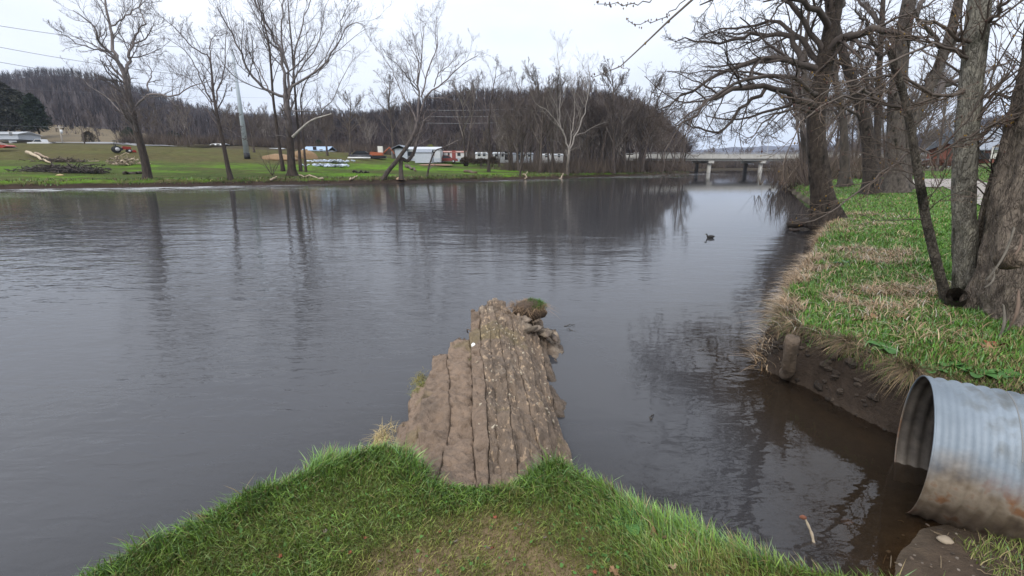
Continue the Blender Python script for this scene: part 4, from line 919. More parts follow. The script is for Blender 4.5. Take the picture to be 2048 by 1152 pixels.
    if 3 < i < 12:
        band = sstep(3, 6, np.full(len(V), i))*sstep(12, 9, np.full(len(V), i)) if 1 else 0
        t = mixc(t, band*sstep(.12, .34, fbm(V*np.array((34, 17, 34))+3, 3, 78))*sstep(-.35, .2, fbm(V*np.array((4, 2.2, 0))+8, 2, 81))*sstep(5.2, 4.0, V[:, 1])*.7, (.24, .19, .14))
    t = mixc(t, sstep(4.6, 5.2, V[:, 1])*sstep(.0, .4, fbm(V*8, 3, 79))*.6, (.34, .275, .205))
    t = mixc(t, sstep(.25, .5, fbm(V*np.array((3, 3, 3))+30, 3, 82))*.5, (.15, .12, .055))
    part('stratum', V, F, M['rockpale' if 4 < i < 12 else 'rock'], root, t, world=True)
    if 3 < i < 12:
        for j in range(int((20 if i > 4 else 6)*(l1-l0)/3.5)):
            ll = l0+.05+(min(l1, 3.0)-l0-.1)*rk.random()**1.35
            den = fbm(np.array([[ll*2.2, BW[i]*12, .3]]), 2, 80)[0]
            if den < -.18+.25*rk.random(): continue
            k = int((ll-l0)/(l1-l0)*(nl-1))*nw+rk.randrange(1, nw-1); flk.append((TV[k]+np.array((0, rk.uniform(-.006, .006), .001)), rk.uniform(.006, .022)*(1.7 if rk.random() < .12 else 1), rk.uniform(.005, .014), rk.uniform(-1.2, 1.2)))
V, Q_, Tt = [], [], []; hx = np.array([(-1, 0), (-.45, -.8), (.5, -.7), (1, .1), (.4, .8), (-.5, .65)])
for k, (p, la, wa, an) in enumerate(flk):
    pt = hx*(1+.55*np.array([[rk.uniform(-1, 1), rk.uniform(-1, 1)] for _ in range(6)])); u = np.array((math.sin(an)*.6, math.cos(an))); v_ = np.array((u[1], -u[0]))
    xy = pt[:, :1]*la*u+pt[:, 1:]*wa*v_; zt = rk.uniform(.004, .010); til = rk.uniform(-.25, .25)
    b_ = np.concatenate([p[:2]+xy, np.full((6, 1), p[2]-.008)], 1); t_ = np.concatenate([p[:2]+xy*.85, (p[2]+zt+til*xy[:, :1])], 1); o_ = len(V)*13
    V.append(np.concatenate([b_, t_, [[p[0], p[1], p[2]+zt+.002]]]))
    for j in range(6): Q_.append((o_+j, o_+(j+1) % 6, o_+6+(j+1) % 6, o_+6+j)); Tt.append((o_+6+j, o_+6+(j+1) % 6, o_+12))
tag(part('pale_flakes', np.concatenate(V), [np.array(Q_), np.array(Tt)], M['flake'], root, smooth=False, world=True), kind='stuff')
# loose folded slabs at the right of the tip
for i in range(9):
    sx_ = .08+.42*rk.random(); c0 = np.array((sx_, 4.9+.65*rk.random(), .365-.55*(sx_-.08)+.03*rk.random())); mb = MB(); mb.ball((0, 0, 0), (rk.uniform(.03, .09), rk.uniform(.05, .15), rk.uniform(.02, .04)), 10, 6, .9, i)
    V = mb.V[0]; a = rk.uniform(-1, 1); tl = rk.uniform(-.6, .9); V = np.stack([V[:, 0]*math.cos(a)-V[:, 1]*math.sin(a), V[:, 0]*math.sin(a)+V[:, 1]*math.cos(a), V[:, 2]+V[:, 0]*tl], 1)+c0
    part('slab', V, [np.concatenate(mb.Q), np.concatenate(mb.T)], M['rock'], root, np.tile(np.array(rk.choice([(.24, .19, .145), (.13, .10, .078), (.19, .15, .11)])), (len(V), 1)), world=True)

# ------------------------------------------------------------------ corrugated culvert pipe
PA = nrm(np.array((.845, -.535, -.015))); PC = np.array((2.645, 2.70, .335)); PR_ = .455; PLn = 2.4
pu = nrm(np.cross(PA, (0, 0, 1))); pv = np.cross(pu, PA)
root = thing('culvert_pipe', 'galvanised corrugated steel culvert pipe with rusty lower half draining into the river', 'pipe', PC)
s = np.arange(0, PLn, .0085); th = np.linspace(0, 2*math.pi, 97)[:-1]; pitch = .0677
ds = .5*np.tanh(1.6*np.sin(s/pitch*2*math.pi+.6))*.0125*sstep(0, .03, s)
Sg, Tg = np.meshgrid(s, th, indexing='ij')
def pipe_surf(r):
    hel = ds[:, None]+0*Tg
    dent = .010*fbm(np.stack([Sg.ravel()*1.6, np.cos(Tg.ravel())*1.5, np.sin(Tg.ravel())*1.5], 1), 2, 6).reshape(Sg.shape)
    rr = r+hel+dent; el = 1-.02*np.sin(Tg)
    return (PC+PA*Sg[..., None]+(np.cos(Tg)*rr)[..., None]*pu+(np.sin(Tg)*rr*el)[..., None]*pv)
Vo = pipe_surf(PR_).reshape(-1, 3); Vi = pipe_surf(PR_-.004).reshape(-1, 3); ns, nt = Sg.shape
i = np.arange(ns-1)[:, None]*nt; j = np.arange(nt)[None]; j2 = (j+1) % nt
Fo = np.stack([i+j, i+nt+j, i+nt+j2, i+j2], -1).reshape(-1, 4); Fi = Fo[:, ::-1]+len(Vo); jj = np.arange(nt); rim = np.stack([jj, (jj+1) % nt, len(Vo)+(jj+1) % nt, len(Vo)+jj], 1)
m = bpy.data.materials.new('galvanised_steel'); m.use_nodes = True; t = m.node_tree; l = t.links.new; b = t.nodes['Principled BSDF']
tcn = N(t, 'ShaderNodeTexCoord'); sp = N(t, 'ShaderNodeSeparateXYZ'); l(tcn.outputs['Object'], sp.inputs[0])
def nse(sc, dt, st=(1, 1, 1)):
    mp = N(t, 'ShaderNodeMapping'); mp.inputs['Scale'].default_value = st; l(tcn.outputs['Object'], mp.inputs[0]); n = N(t, 'ShaderNodeTexNoise'); n.inputs['Scale'].default_value = sc; n.inputs['Detail'].default_value = dt; l(mp.outputs[0], n.inputs['Vector']); return n.outputs['Fac']
def mt(op, a_, b_):
    n = N(t, 'ShaderNodeMath', operation=op)
    for k, q in enumerate((a_, b_)):
        if isinstance(q, (int, float)): n.inputs[k].default_value = q
        else: l(q, n.inputs[k])
    return n.outputs[0]
def mixn(f, a_, b_):
    n = N(t, 'ShaderNodeMix', data_type='RGBA'); l(f, n.inputs['Factor'])
    for k, q in (('A', a_), ('B', b_)):
        if isinstance(q, tuple): n.inputs[k].default_value = (*q, 1)
        else: l(q, n.inputs[k])
    return n.outputs['Result']
zinc = ramp(t, [(.3, (.12, .145, .168)), (.7, (.205, .24, .272))]); l(nse(3, 8), zinc.inputs[0])
drip = ramp(t, [(.54, (0, 0, 0)), (.66, (1, 1, 1))]); l(nse(5, 5, (1, 1, .3)), drip.inputs[0])
zz = mt('ADD', sp.outputs['Z'], mt('MULTIPLY', mt('SUBTRACT', nse(4, 5, (1, 1, .5)), .5), .38))
low = ramp(t, [(0, (1, 1, 1)), (1, (0, 0, 0))]); l(mt('DIVIDE', mt('ADD', zz, .01), .20), low.inputs[0])
vlow = ramp(t, [(0, (1, 1, 1)), (1, (0, 0, 0))]); l(mt('DIVIDE', mt('ADD', zz, .30), .24), vlow.inputs[0])
rust = ramp(t, [(.34, (.07, .05, .036)), (.46, (.15, .115, .08)), (.56, (.22, .18, .135)), (.64, (.18, .088, .042)), (.74, (.13, .09, .06))]); l(nse(7, 7), rust.inputs[0])
c1 = mixn(mt('MULTIPLY', drip.outputs[0], .75), zinc.outputs[0], (.085, .09, .085)); c2 = mixn(low.outputs[0], c1, rust.outputs[0]); c3 = mixn(mt('MULTIPLY', vlow.outputs[0], .6), c2, (.07, .05, .038))
l(c3, b.inputs['Base Color']); b.inputs['Roughness'].default_value = .58; b.inputs['Specular IOR Level'].default_value = .5
mrn = N(t, 'ShaderNodeMapRange'); l(low.outputs[0], mrn.inputs['Value']); mrn.inputs['To Min'].default_value = .08; mrn.inputs['To Max'].default_value = 0; l(mrn.outputs[0], b.inputs['Metallic'])
bp = N(t, 'ShaderNodeBump'); bp.inputs['Strength'].default_value = .35; bp.inputs['Distance'].default_value = .01; l(nse(30, 6), bp.inputs['Height']); l(bp.outputs[0], b.inputs['Normal'])
part('pipe_wall', Vo, [Fo[:, ::-1]], m, root, world=True); part('inner_lining', Vi, [Fo], mat('brown_grey_lining', [(.3, (.035, .03, .026)), (.5, (.095, .08, .065)), (.72, (.17, .145, .115))], scale=4, detail=8, bump=.5, bscale=30, bdist=.01, rough=.85), root, world=True)  # inner wall gets a darker brown-grey than the outside
tor = (Vo[:nt]+Vi[:nt])/2; tor = np.concatenate([tor, tor[:1]]); MB().tube(tor-PA*.002, .006, 6, False).build('rim', m, root, True, True)
sl_ = 42; sm = [Vo[(sl_+int(k*.0))*nt+k] for k in range(8, 75)]
MB().tube(np.array(sm), .0035, 5, False).build('lap_seam', flat('seam', (.16, .16, .155), .6), root, True, True)
hp = Vo[52*nt+22]; MB().ball((0, 0, 0), (.010, .010, .008), 8, 5).build('bolt', flat('rusted_bolt', (.08, .04, .025), .9), root).location = tuple(hp-PC)
# trickle stones under and beside the pipe
for i in range(26):
    p = np.array((rk.uniform(2.3, 3.9), rk.uniform(1.55, 2.35))); zz_ = gh(*p)[0]
    if zz_ < -.02: continue
    r = rk.uniform(.006, .018); mb = MB(); mb.ball((0, 0, 0), (r, r*.8, r*.6), 8, 5, .3, i); o = mb.build('pebble', flat('pebble_stone', (.15, .125, .10), .8, .4, 6) if i == 0 else bpy.data.materials['pebble_stone'], None, True)
    o.location = (p[0], p[1], zz_+r*.2); tag(o, 'small brown pebble lying on the mud beside the culvert', 'pebble', 'pebbles on the mud by the culvert')

# ragged dark clods and root ends on the undercut bank face
V_, T_ = MB(), []
for i in range(230):
    j = rk.randrange(len(RB[:3])+len(INLET)-2); q_ = [tuple(q) for q in RB[:3]][::-1]+INLET[::-1]; f = rk.random(); a_, b_ = q_[j], q_[j+1]; px2, py2 = a_[0]*(1-f)+b_[0]*f, a_[1]*(1-f)+b_[1]*f
    if px2 > 3.6: continue
    o_ = rk.uniform(-.06, .16); nx_, ny_ = (b_[1]-a_[1]), -(b_[0]-a_[0]); ln_ = math.hypot(nx_, ny_); sgn = 1 if sdf(np.array([px2+nx_/ln_*.3]), np.array([py2+ny_/ln_*.3]), RIGHT)[0] > 0 else -1
    px2 += sgn*nx_/ln_*o_; py2 += sgn*ny_/ln_*o_; zz_ = gh(px2, py2)[0]; r = rk.uniform(.012, .036); V_.ball((px2, py2, zz_), (r*rk.uniform(.7, 1.6), r*rk.uniform(.7, 1.6), r*rk.uniform(.5, 1.1)), 8, 5, .7, i); T_.append(np.tile(np.array((.036, .027, .02))*rk.uniform(.6, 1.6), (len(V_.V[-1]), 1)))
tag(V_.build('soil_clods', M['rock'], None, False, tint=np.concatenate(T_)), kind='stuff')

# grit, twiglets and leaf scraps strewn over the mud shore
V_, T_ = MB(), []
for i in range(520):
    px2, py2 = rk.uniform(1.7, 4.2), rk.uniform(1.1, 2.5); zz_ = gh(px2, py2)[0]
    if zz_ < -.03 or zz_ > .3: continue
    if rk.random() < .25:
        a = rk.random()*6.28; ln_ = rk.uniform(.03, .12); V_.tube([(px2, py2, zz_+.004), (px2+math.cos(a)*ln_*.5, py2+math.sin(a)*ln_*.5, zz_+.010), (px2+math.cos(a)*ln_, py2+math.sin(a)*ln_, zz_+.004)], rk.uniform(.0015, .0035), 4, False); cc = (.16, .12, .075)
    else:
        r = rk.uniform(.003, .011); V_.ball((px2, py2, zz_), (r*rk.uniform(.8, 1.8), r*rk.uniform(.8, 1.8), r*.7), 6, 4, .5, i); cc = rk.choice([(.10, .075, .055), (.055, .042, .032), (.15, .125, .10)])
    T_.append(np.tile(np.array(cc)*rk.uniform(.6, 1.3), (len(V_.V[-1]), 1)))
tag(V_.build('shore_grit', M['stuff'], None, False, tint=np.concatenate(T_)), kind='stuff')
# ------------------------------------------------------------------ grass
def blades(bx, by, bz, h, w, col, rng, lean=.5, k=3, dirn=None, droop=1.):
    """curved tapering blades; k segments"""
    n = len(bx); a = rng.random(n)*2*math.pi if dirn is None else dirn
    d = np.stack([np.cos(a), np.sin(a), 0*a], 1); s = np.stack([-np.sin(a+rng.normal(size=n)*.5), np.cos(a), 0*a], 1)
    l = lean*(.3+1.2*rng.random(n)); V = []
    for j in range(k+1):
        t = j/k; off = d*(h*l*t**1.7)[:, None]; z = h*t*(1-.35*droop*l*t)
        c = np.stack([bx, by, bz+z], 1)+off; ww = (w*(1-t**1.6)*.5)[:, None]
        if j < k: V += [c-s*ww, c+s*ww]
        else: V.append(c)
    m = 2*k+1; V = np.stack(V, 1).reshape(-1, 3); b = (np.arange(n)*m)[:, None, None]; F = []
    for j in range(k-1): F += [(2*j, 2*j+1, 2*j+3), (2*j, 2*j+3, 2*j+2)]
    F.append((2*k-2, 2*k-1, 2*k)); F = (b+np.array(F)[None]).reshape(-1, 3)
    return V, F, np.repeat(col, m, 0)
def grass_col(n, rng, dry=.1, base=(.055, .115, .022), cool=.3):
    c = np.array(base)*(.65+.7*rng.random((n, 1))); q = rng.random(n)
    c = np.where((q < cool)[:, None], np.array((.12, .22, .085))*(.8+.5*rng.random((n, 1))), c)
    y = rng.random(n); c = np.where((y < dry)[:, None], np.array((.26, .21, .105))*(.6+.7*rng.random((n, 1))), c)
    return c
def join(L):
    V, F, T, o = [], [], [], 0
    for v, f, t in L: V.append(v); F.append(f+o); T.append(t); o += len(v)
    return np.concatenate(V), np.concatenate(F), np.concatenate(T)
def stuff(name, L, m='grass', lab=None):
    V, F, T = join(L); return tag(link(name, make_mesh(name, V, F, T), M[m]), lab, kind='stuff')
rng = np.random.default_rng(21)
# foreground lawn: short worn turf in the middle, long tufts along the edge
n = 210000; x = rng.uniform(-2.6, 2.0, n); y = rng.uniform(.95, 2.45, n); dl, dm, dr = zones(x, y)
edge = sstep(.34, .10, dl); tuft = sstep(.12, .5, n2(x, y, 4.2, 3, 41)); worn = sstep(-.1, .5, n2(x, y, 1.7, 3, 31)+.5*n2(x, y, 5.5, 3, 32)+.75*np.exp(-((x+.02)/.75)**2-((y-1.30)/.38)**2)-.25)
dens = np.clip(edge*1.0+(1-edge)*(1.0-.36*worn+.3*tuft), 0, 1); notch = np.exp(-((x+.17)/.20)**2-((y-1.95)/.16)**2)
keep = (dl > .0) & (rng.random(n) < dens)
x, y, edge, tuft, worn, dl, notch = [q[keep] for q in (x, y, edge, tuft, worn, dl, notch)]; z = gh(x, y); n = len(x)
h = (.022+.03*rng.random(n)+.045*tuft*rng.random(n))*(1-.3*worn)+edge*(.030+.072*rng.random(n))*(.7+.5*sstep(-.3, .3, n2(x, y, 5, 2, 45)))*(1-.85*notch)
col = grass_col(n, rng, .09, (.145, .255, .045), .30); col = np.where((rng.random(n) < .10*(1-worn))[:, None], np.array((.25, .36, .14))*(.7+.5*rng.random((n, 1))), col); col = np.where((rng.random(n) < .30*worn+.07)[:, None], np.array((.20, .15, .075))*(.6+.7*rng.random((n, 1))), col)
yl = np.clip(.55*worn+.30*(1-edge), 0, .8)[:, None]; col = col*(1-yl)+np.array((.225, .22, .062))*yl*(.7+.6*rng.random((n, 1)))
out = np.arctan2(n2(x, y, 1.1, 2, 46)*3, n2(x, y, 1.1, 2, 47)*3)+rng.normal(size=n)*.9
LV_ = [blades(x, y, z-.004, h, .003+.0045*edge*rng.random(n)**2+.0022*rng.random(n), col, rng, .55, 3, out)]
# clover and small broad leaves at the right of the lawn
m_ = 4200; x = rng.uniform(-1.2, 1.5, m_); y = rng.uniform(1.0, 2.0, m_); dl = zones(x, y)[0]; k = (dl > .05) & (rng.random(m_) < np.clip(.12+.9*sstep(.0, .55, x)*sstep(-.4, .2, n2(x, y, 3, 2, 49)), 0, 1)); x, y = x[k], y[k]; z = gh(x, y)+.012+.02*rng.random(len(x)); n = len(x)
hexa = np.array([(math.cos(q)*(1+.12*math.cos(3*q)), math.sin(q)*(1+.12*math.cos(3*q)), .18*math.cos(3*q)) for q in np.arange(6)*math.pi/3]); sz = .003+.005*rng.random(n)
V = np.stack([x, y, z], 1)[:, None]+np.concatenate([hexa, [[0, 0, -.15]]])[None]*sz[:, None, None]; tl = rng.normal(size=(n, 1, 2))*.45
V[..., 2] += (((V[..., :2]-np.stack([x, y], 1)[:, None])*tl).sum(-1)); F = (np.arange(n)[:, None, None]*7+np.array([(q, (q+1) % 6, 6) for q in range(6)])[None]).reshape(-1, 3)
LV_.append((V.reshape(-1, 3), F, np.repeat(np.array((.045, .105, .02))*(.6+.8*rng.random((n, 1))), 7, 0)))
stuff('lawn_grass', LV_)

# right bank: green grass, dry fringe hanging over the edge, lawn further back
n = 150000; r_ = rng.random(n); y = 2.4+11*r_**1.5; x = y*rng.uniform(.28, 1.22, n)+.5; dl, dm, dr = zones(x, y)
dry_n = n2(x, y, 1.5, 3, 141); dryz = sstep(2.1, .35, dr)*sstep(3.9, 5.2, y)*sstep(.05, .28, dry_n+.2*sstep(.6, .1, dr)); keep = (dr > .10) & (rng.random(n) < 1-.75*dryz)
x, y, dr, dryz = [q[keep] for q in (x, y, dr, dryz)]; n = len(x); z = gh(x, y); tall = sstep(.15, .5, n2(x, y, 1.6, 3, 142))*sstep(4, 1.5, dr); lawn = sstep(1.2, 2.6, dr)
h = (.038+.05*rng.random(n)+.12*tall*rng.random(n))*(1-.55*lawn)*(1+.02*y); col = grass_col(n, rng, .10, (.075, .165, .022), .2); col = col*(1-.3*lawn[:, None])+np.array((.085, .18, .025))*.3*lawn[:, None]
und = sstep(4.6, 3.4, y); col = np.where((rng.random(n) < .35*und)[:, None], np.array((.17, .135, .06))*(.6+.7*rng.random((n, 1))), col)
LV_ = [blades(x, y, z-.005, h, .005+.0012*y+.002*rng.random(n), col, rng, .6, 3)]
n = 80000; y = 10+52*rng.random(n)**1.4; x = y*rng.uniform(.52, 1.2, n); dr = zones(x, y)[2]; k = (dr > .15) & (dr < 40); x, y, dr = x[k], y[k], dr[k]; n = len(x)
h = .05+.06*rng.random(n)+.10*sstep(1.5, .3, dr)*rng.random(n); LV_.append(blades(x, y, gh(x, y)-.01, h, .012+.001*y+0*x, grass_col(n, rng, .12, (.08, .175, .024), .15), rng, .6, 2))
n = 1100; c0 = at_z(2040, 1125, .1); x = c0[0]-.05+rng.normal(size=n)*.22; y = c0[1]+.02+rng.normal(size=n)*.13; z = gh(x, y); k = (z > .05) & (x > 2.42+.25*(y-1.9)); x, y, z = x[k], y[k], z[k]; n = len(x)
LV_.append(blades(x, y, z-.004, .03+.06*rng.random(n), .0045+0*x, grass_col(n, rng, .35, (.13, .17, .035), .1), rng, .8, 3))
stuff('bank_grass', LV_)
# dry straw: matted heaps and a fringe drooping over the edge
n = 110000; y = 3.8+11.5*rng.random(n)**1.35; x = y*rng.uniform(.42, 1.0, n)+.3; dl, dm, dr = zones(x, y); dn = n2(x, y, 1.5, 3, 141)
dz = sstep(2.3, .5, dr)*sstep(4.3, 5.4, y)*sstep(.06, .28, dn+.20*sstep(.6, .1, dr)); k = (dr > -.06) & (rng.random(n) < dz*.9+.04*(dr > .1)*(dr < 1.6)*(y > 3.2)); x, y, dr = x[k], y[k], dr[k]; n = len(x); z = gh(x, y)
ed = sstep(.35, .1, dr); e = .05; gxn = zones(x+e, y)[2]-dr; gyn = zones(x, y+e)[2]-dr; outd = np.arctan2(-gyn, -gxn)
dirn = np.where(rng.random(n) < .35+.6*ed, outd+rng.normal(size=n)*.85, rng.random(n)*6.28); h = .05+.15*rng.random(n)**1.3+.14*ed*rng.random(n)**2
c = np.array((.335, .245, .155))*(.55+.75*rng.random((n, 1))); c = np.where(rng.random((n, 1)) < .25, np.array((.25, .165, .095))*(.6+.7*rng.random((n, 1))), c); c = np.where(rng.random((n, 1)) < .12, np.array((.40, .36, .30))*(.7+.4*rng.random((n, 1))), c)
L_ = [blades(x, y, z+.04*rng.random(n), h, .004+.0009*y, c, rng, 1.25, 4, dirn, 1.55)]
n = 30000; idx = rng.random(n); s = idx; # hanging roots and straw over the undercut face near the culvert
i0 = rng.integers(0, 7, n); Pi = np.array(INLET[::-1][:0]+[tuple(q) for q in RB[:3]]+INLET[::-1]); 
seq = np.array([tuple(q) for q in RB[:3]][::-1]+[(2.85, 4.2), (2.93, 3.95), (2.98, 3.65), (3.08, 3.35), (3.2, 3.2), (3.9, 2.95), (5.2, 2.6)])
j = rng.integers(0, len(seq)-1, n); f = rng.random(n); bx = seq[j, 0]*(1-f)+seq[j+1, 0]*f; by = seq[j, 1]*(1-f)+seq[j+1, 1]*f
dr = zones(bx, by)[2]; gxn = zones(bx+e, by)[2]-dr; gyn = zones(bx, by+e)[2]-dr; g = nrm(np.stack([gxn, gyn], 1)); o = (.15-dr+.14*rng.random(n)); bx = bx+g[:, 0]*o; by = by+g[:, 1]*o
cl = sstep(-.1, .4, n2(bx, by, 5, 2, 151)); k = rng.random(n) < .25+.6*cl; bx, by, g, cl = bx[k], by[k], g[k], cl[k]; n = len(bx); z = gh(bx, by)
c = np.where(rng.random((n, 1)) < .45, np.array((.19, .135, .075))*(.6+.7*rng.random((n, 1))), np.array((.085, .062, .042))*(.6+.8*rng.random((n, 1))))
c = np.where(rng.random((n, 1)) < .12, np.array((.06, .11, .02)), c)
V, F, T_ = blades(bx, by, z, .05+.24*rng.random(n)**1.6*(.4+.6*cl), .0045+0*bx, c, rng, 1.2, 4, np.arctan2(-g[:, 1], -g[:, 0])+rng.normal(size=n)*1.0, 2.6); L_.append((V, F, T_))
stuff('dry_grass', L_)

# far bank: tussocks along the water edge and on the field
n = 26000; s = rng.uniform(cs[1]+30, cs[18], n); d = np.abs(rng.normal(size=n))*1.3+.25; k = rng.random(n) < .45; d = np.where(k, d, 1+30*rng.random(n)**1.5); P, Nn = fb_at(s); p = P+Nn*d[:, None]
z = field_h(d, s, p); edge = k*1.
c = grass_col(n, rng, .12, (.055, .10, .016), .1); dd = (rng.random(n) < .42*edge); c = np.where(dd[:, None], np.array((.11, .08, .05))*(.5+.8*rng.random((n, 1))), c)
h = np.where(k, .12+.30*rng.random(n), .05+.10*rng.random(n)); sub = (p[:, 1] < 130)
stuff('field_tussocks', [blades(p[sub, 0], p[sub, 1], z[sub]-.03, h[sub], .03+.05*rng.random(sub.sum()), c[sub], rng, .9, 2)])

# ------------------------------------------------------------------ woods on the hills (far-off masses)
def far_wood(R, n, h0, h1, seed, cols, nt=26, jmax=33, wd=.11, wmin=0.02):
    rng = np.random.default_rng(seed); nr, nc, _ = R.shape
    a = wmin+rng.random(n)**.75*(1.02-wmin); u = rng.random(n)*(nc-1.01); jj = np.clip(a*jmax, 0, jmax+1.9); j0 = jj.astype(int); i0 = u.astype(int); fj = (jj-j0)[:, None]; fi = (u-i0)[:, None]
    p = (R[j0, i0]*(1-fi)+R[j0, i0+1]*fi)*(1-fj)+(R[j0+1, i0]*(1-fi)+R[j0+1, i0+1]*fi)*fj
    h = h0+(h1-h0)*rng.random(n); c = np.array(cols)[rng.integers(0, len(cols), n)]*(.75+.5*rng.random((n, 1)))*(1+.25*vnoise(p*np.array((.02, .02, 0)), seed)[:, None])
    # each tree: one stem and nt-1 upward-spreading stems as thin triangles
    t0 = rng.uniform(.15, .75, (n, nt)); az = rng.random((n, nt))*6.28; ln = (1-t0)*rng.uniform(.5, 1., (n, nt))*h[:, None]; sp = rng.uniform(.15, .75, (n, nt)); t0[:, 0] = 0; ln[:, 0] = h; sp[:, 0] = .03
    b = p[:, None]+np.stack([0*t0, 0*t0, t0*h[:, None]-.3], -1); d = np.stack([np.cos(az)*sp, np.sin(az)*sp, np.ones_like(sp)], -1); d /= np.linalg.norm(d, axis=-1, keepdims=True); e = b+d*ln[..., None]
    az2 = rng.random((n, nt))*3.14; w = np.where(np.arange(nt)[None] == 0, .30, wd)*(h[:, None]/15); o = np.stack([np.cos(az2)*w, np.sin(az2)*w, 0*w], -1)
    V = np.stack([b-o, b+o, e], 2).reshape(-1, 3); F = np.arange(len(V)).reshape(-1, 3)
    return V, F, np.repeat(c, nt*3, 0)
CW = [(.072, .058, .056), (.056, .045, .044), (.098, .081, .077), (.042, .034, .033)]
stuff('hillside_wood', [far_wood(RA, 7600, 7, 11, 1, CW, 20, wd=.16)], 'wood')
stuff('hillside_wood', [far_wood(RB_, 6400, 5.5, 9.5, 2, CW+[(.06, .043, .038)], 22, wd=.19)], 'wood')
stuff('hillside_wood', [far_wood(RC_, 1200, 14, 20, 3, CW, 12, wd=.4)], 'wood')
stuff('hillside_wood', [far_wood(RR_, 2200, 12, 18, 4, CW, 14, wd=.3)], 'wood')
# low brush: thickets under the trees
def brush(pts, n, h0, h1, seed, cols, nt=9, wd=.03):
    rng = np.random.default_rng(seed); pts = np.asarray(pts); k = rng.integers(0, len(pts), n); p = pts[k]+np.concatenate([rng.normal(size=(n, 2))*1.2, np.zeros((n, 1))], 1)
    h = h0+(h1-h0)*rng.random(n); az = rng.random((n, nt))*6.28; sp = rng.uniform(.1, .8, (n, nt)); ln = h[:, None]*rng.uniform(.5, 1.1, (n, nt))
    d = np.stack([np.cos(az)*sp, np.sin(az)*sp, np.ones_like(sp)], -1); d /= np.linalg.norm(d, axis=-1, keepdims=True); b = p[:, None]+d*.05*h[:, None, None]-np.array((0, 0, .1)); mdl = b+d*ln[..., None]*.5; d2 = d+rng.normal(size=d.shape)*.25; d2 /= np.linalg.norm(d2, axis=-1, keepdims=True); e = mdl+d2*ln[..., None]*.55
    a2 = rng.random((n, nt))*3.14; o = np.stack([np.cos(a2), np.sin(a2), 0*a2], -1)*wd*(.6+.8*rng.random((n, nt, 1)))
    V = np.stack([b-o, b+o, mdl+o*.7, mdl-o*.7, e], 2).reshape(-1, 3); m = n*nt; F = (np.arange(m)[:, None, None]*5+np.array([(0, 1, 2), (0, 2, 3), (3, 2, 4)])[None]).reshape(-1, 3)
    c = np.array(cols)[rng.integers(0, len(cols), n)]*(.65+.7*rng.random((n, 1))); return V, F, np.repeat(c, nt*5, 0)
BC = [(.085, .066, .055), (.10, .079, .063), (.066, .051, .044), (.115, .09, .068)]
pts = []
for i in range(420):
    s = rs.uniform(cs[14]-2, cs[18]+12); d = 1.2+26*rs.random()**1.5; p, nn = fb_at(np.array([s])); pts.append((*(p[0]+nn[0]*d), field_h(np.array([d]), 0, p)[0]))
stuff('woodland_brush', [brush(pts, 3600, 1.0, 3.8, 5, BC, 9, .022)], 'wood')
pts = []
for i in range(420):
    px = rs.uniform(255, 1180); Yt = rs.uniform(110, 150)
    if 405 < px < 1140 and Yt < 130: Yt += 19
    p = at_y(px, 318, Yt); pts.append((p[0], p[1], fh(p[0], p[1])[0]))
stuff('roadside_brush', [brush(pts, 3400, 1.0, 3.6, 6, BC, 9, .028)], 'wood')
pts = []
for i in range(700):
    px = rs.uniform(1590, 1990); Yt = rs.uniform(34, 130); p = at_y(px, 345, Yt); zz = sdf(np.array([p[0]]), np.array([p[1]]), RIGHT)[0]
    if (-.1 < zz < 9 and Yt > 36 and (zz < 2 or Yt > 46)) or (Yt > 112 and zz > .5): pts.append((p[0], p[1], gh(p[0], p[1])[0]))
stuff('bank_brush', [brush(pts, 4200, .8, 3.6, 7, BC, 8, .028)], 'wood')
pts = []
for i in range(260):
    s = np.interp(140, FB[:, 1], cs)+(cs[-1]-np.interp(140, FB[:, 1], cs))*rs.random()*.9; d = 2+14*rs.random(); p, nn = fb_at(np.array([s])); pts.append((*(p[0]+nn[0]*d), field_h(np.array([d]), 0, p)[0]))
stuff('shore_brush', [brush(pts, 3600, 2, 6.5, 8, BC, 8, .05)], 'wood')
# ------------------------------------------------------------------ bridge
conc = mat('concrete', [(.25, (.33, .32, .29)), (.75, (.47, .455, .42))], scale=1.2, detail=8, stretch=(1, 1, .4), bump=.2, bscale=6, bdist=.03, rough=.85)
condark = mat('shaded_concrete', [(.25, (.10, .095, .09)), (.75, (.16, .15, .14))], scale=1.2, detail=8, stretch=(1, 1, .3), rough=.9)  # rear columns under the deck: shade put into the concrete colour
root = thing('bridge', 'pale concrete road bridge on two piers crossing the river in the distance', 'bridge', at_z(1418, 345.5, 0), math.radians(3))
bx0, bx1 = -22, 62
MB().box((bx0, -.5, 3.2), (bx1, 9.5, 3.75)).build('girder', conc, root); MB().box((bx0, -1.1, 3.78), (bx1, 10.1, 4.12)).build('deck', conc, root)
for yy in (-1.05, 9.8):
    o = MB().box((bx0, yy, 4.13), (bx1, yy+.28, 4.95)).build('parapet', conc, root); mb = MB()
    for k in range(28): mb.box((bx0+1+k*3, yy+.1, 4.95), (bx0+1.15+k*3, yy+.2, 5.3))
    mb.box((bx0, yy+.08, 5.3), (bx1, yy+.22, 5.4)); mb.build('railing', flat('galvanised_rail', (.30, .30, .29), .6), root)
for px_o in (0, 14.8, 30, 46):
    MB().box((px_o-.75, -.8, 2.55), (px_o+.75, 9.8, 3.19)).build('pier_cap', conc, root)
    for yy in (.35, 8.2): MB().tube([(px_o, yy, -2), (px_o, yy, 2.55)], .55, 14).build('pier_column', conc if yy < 1 else condark, root, True)
p = at_y(1528, 309, 141); root = thing('light_pole', 'thin light pole standing on the bridge', 'light pole', (p[0], 139.4, 5.0))
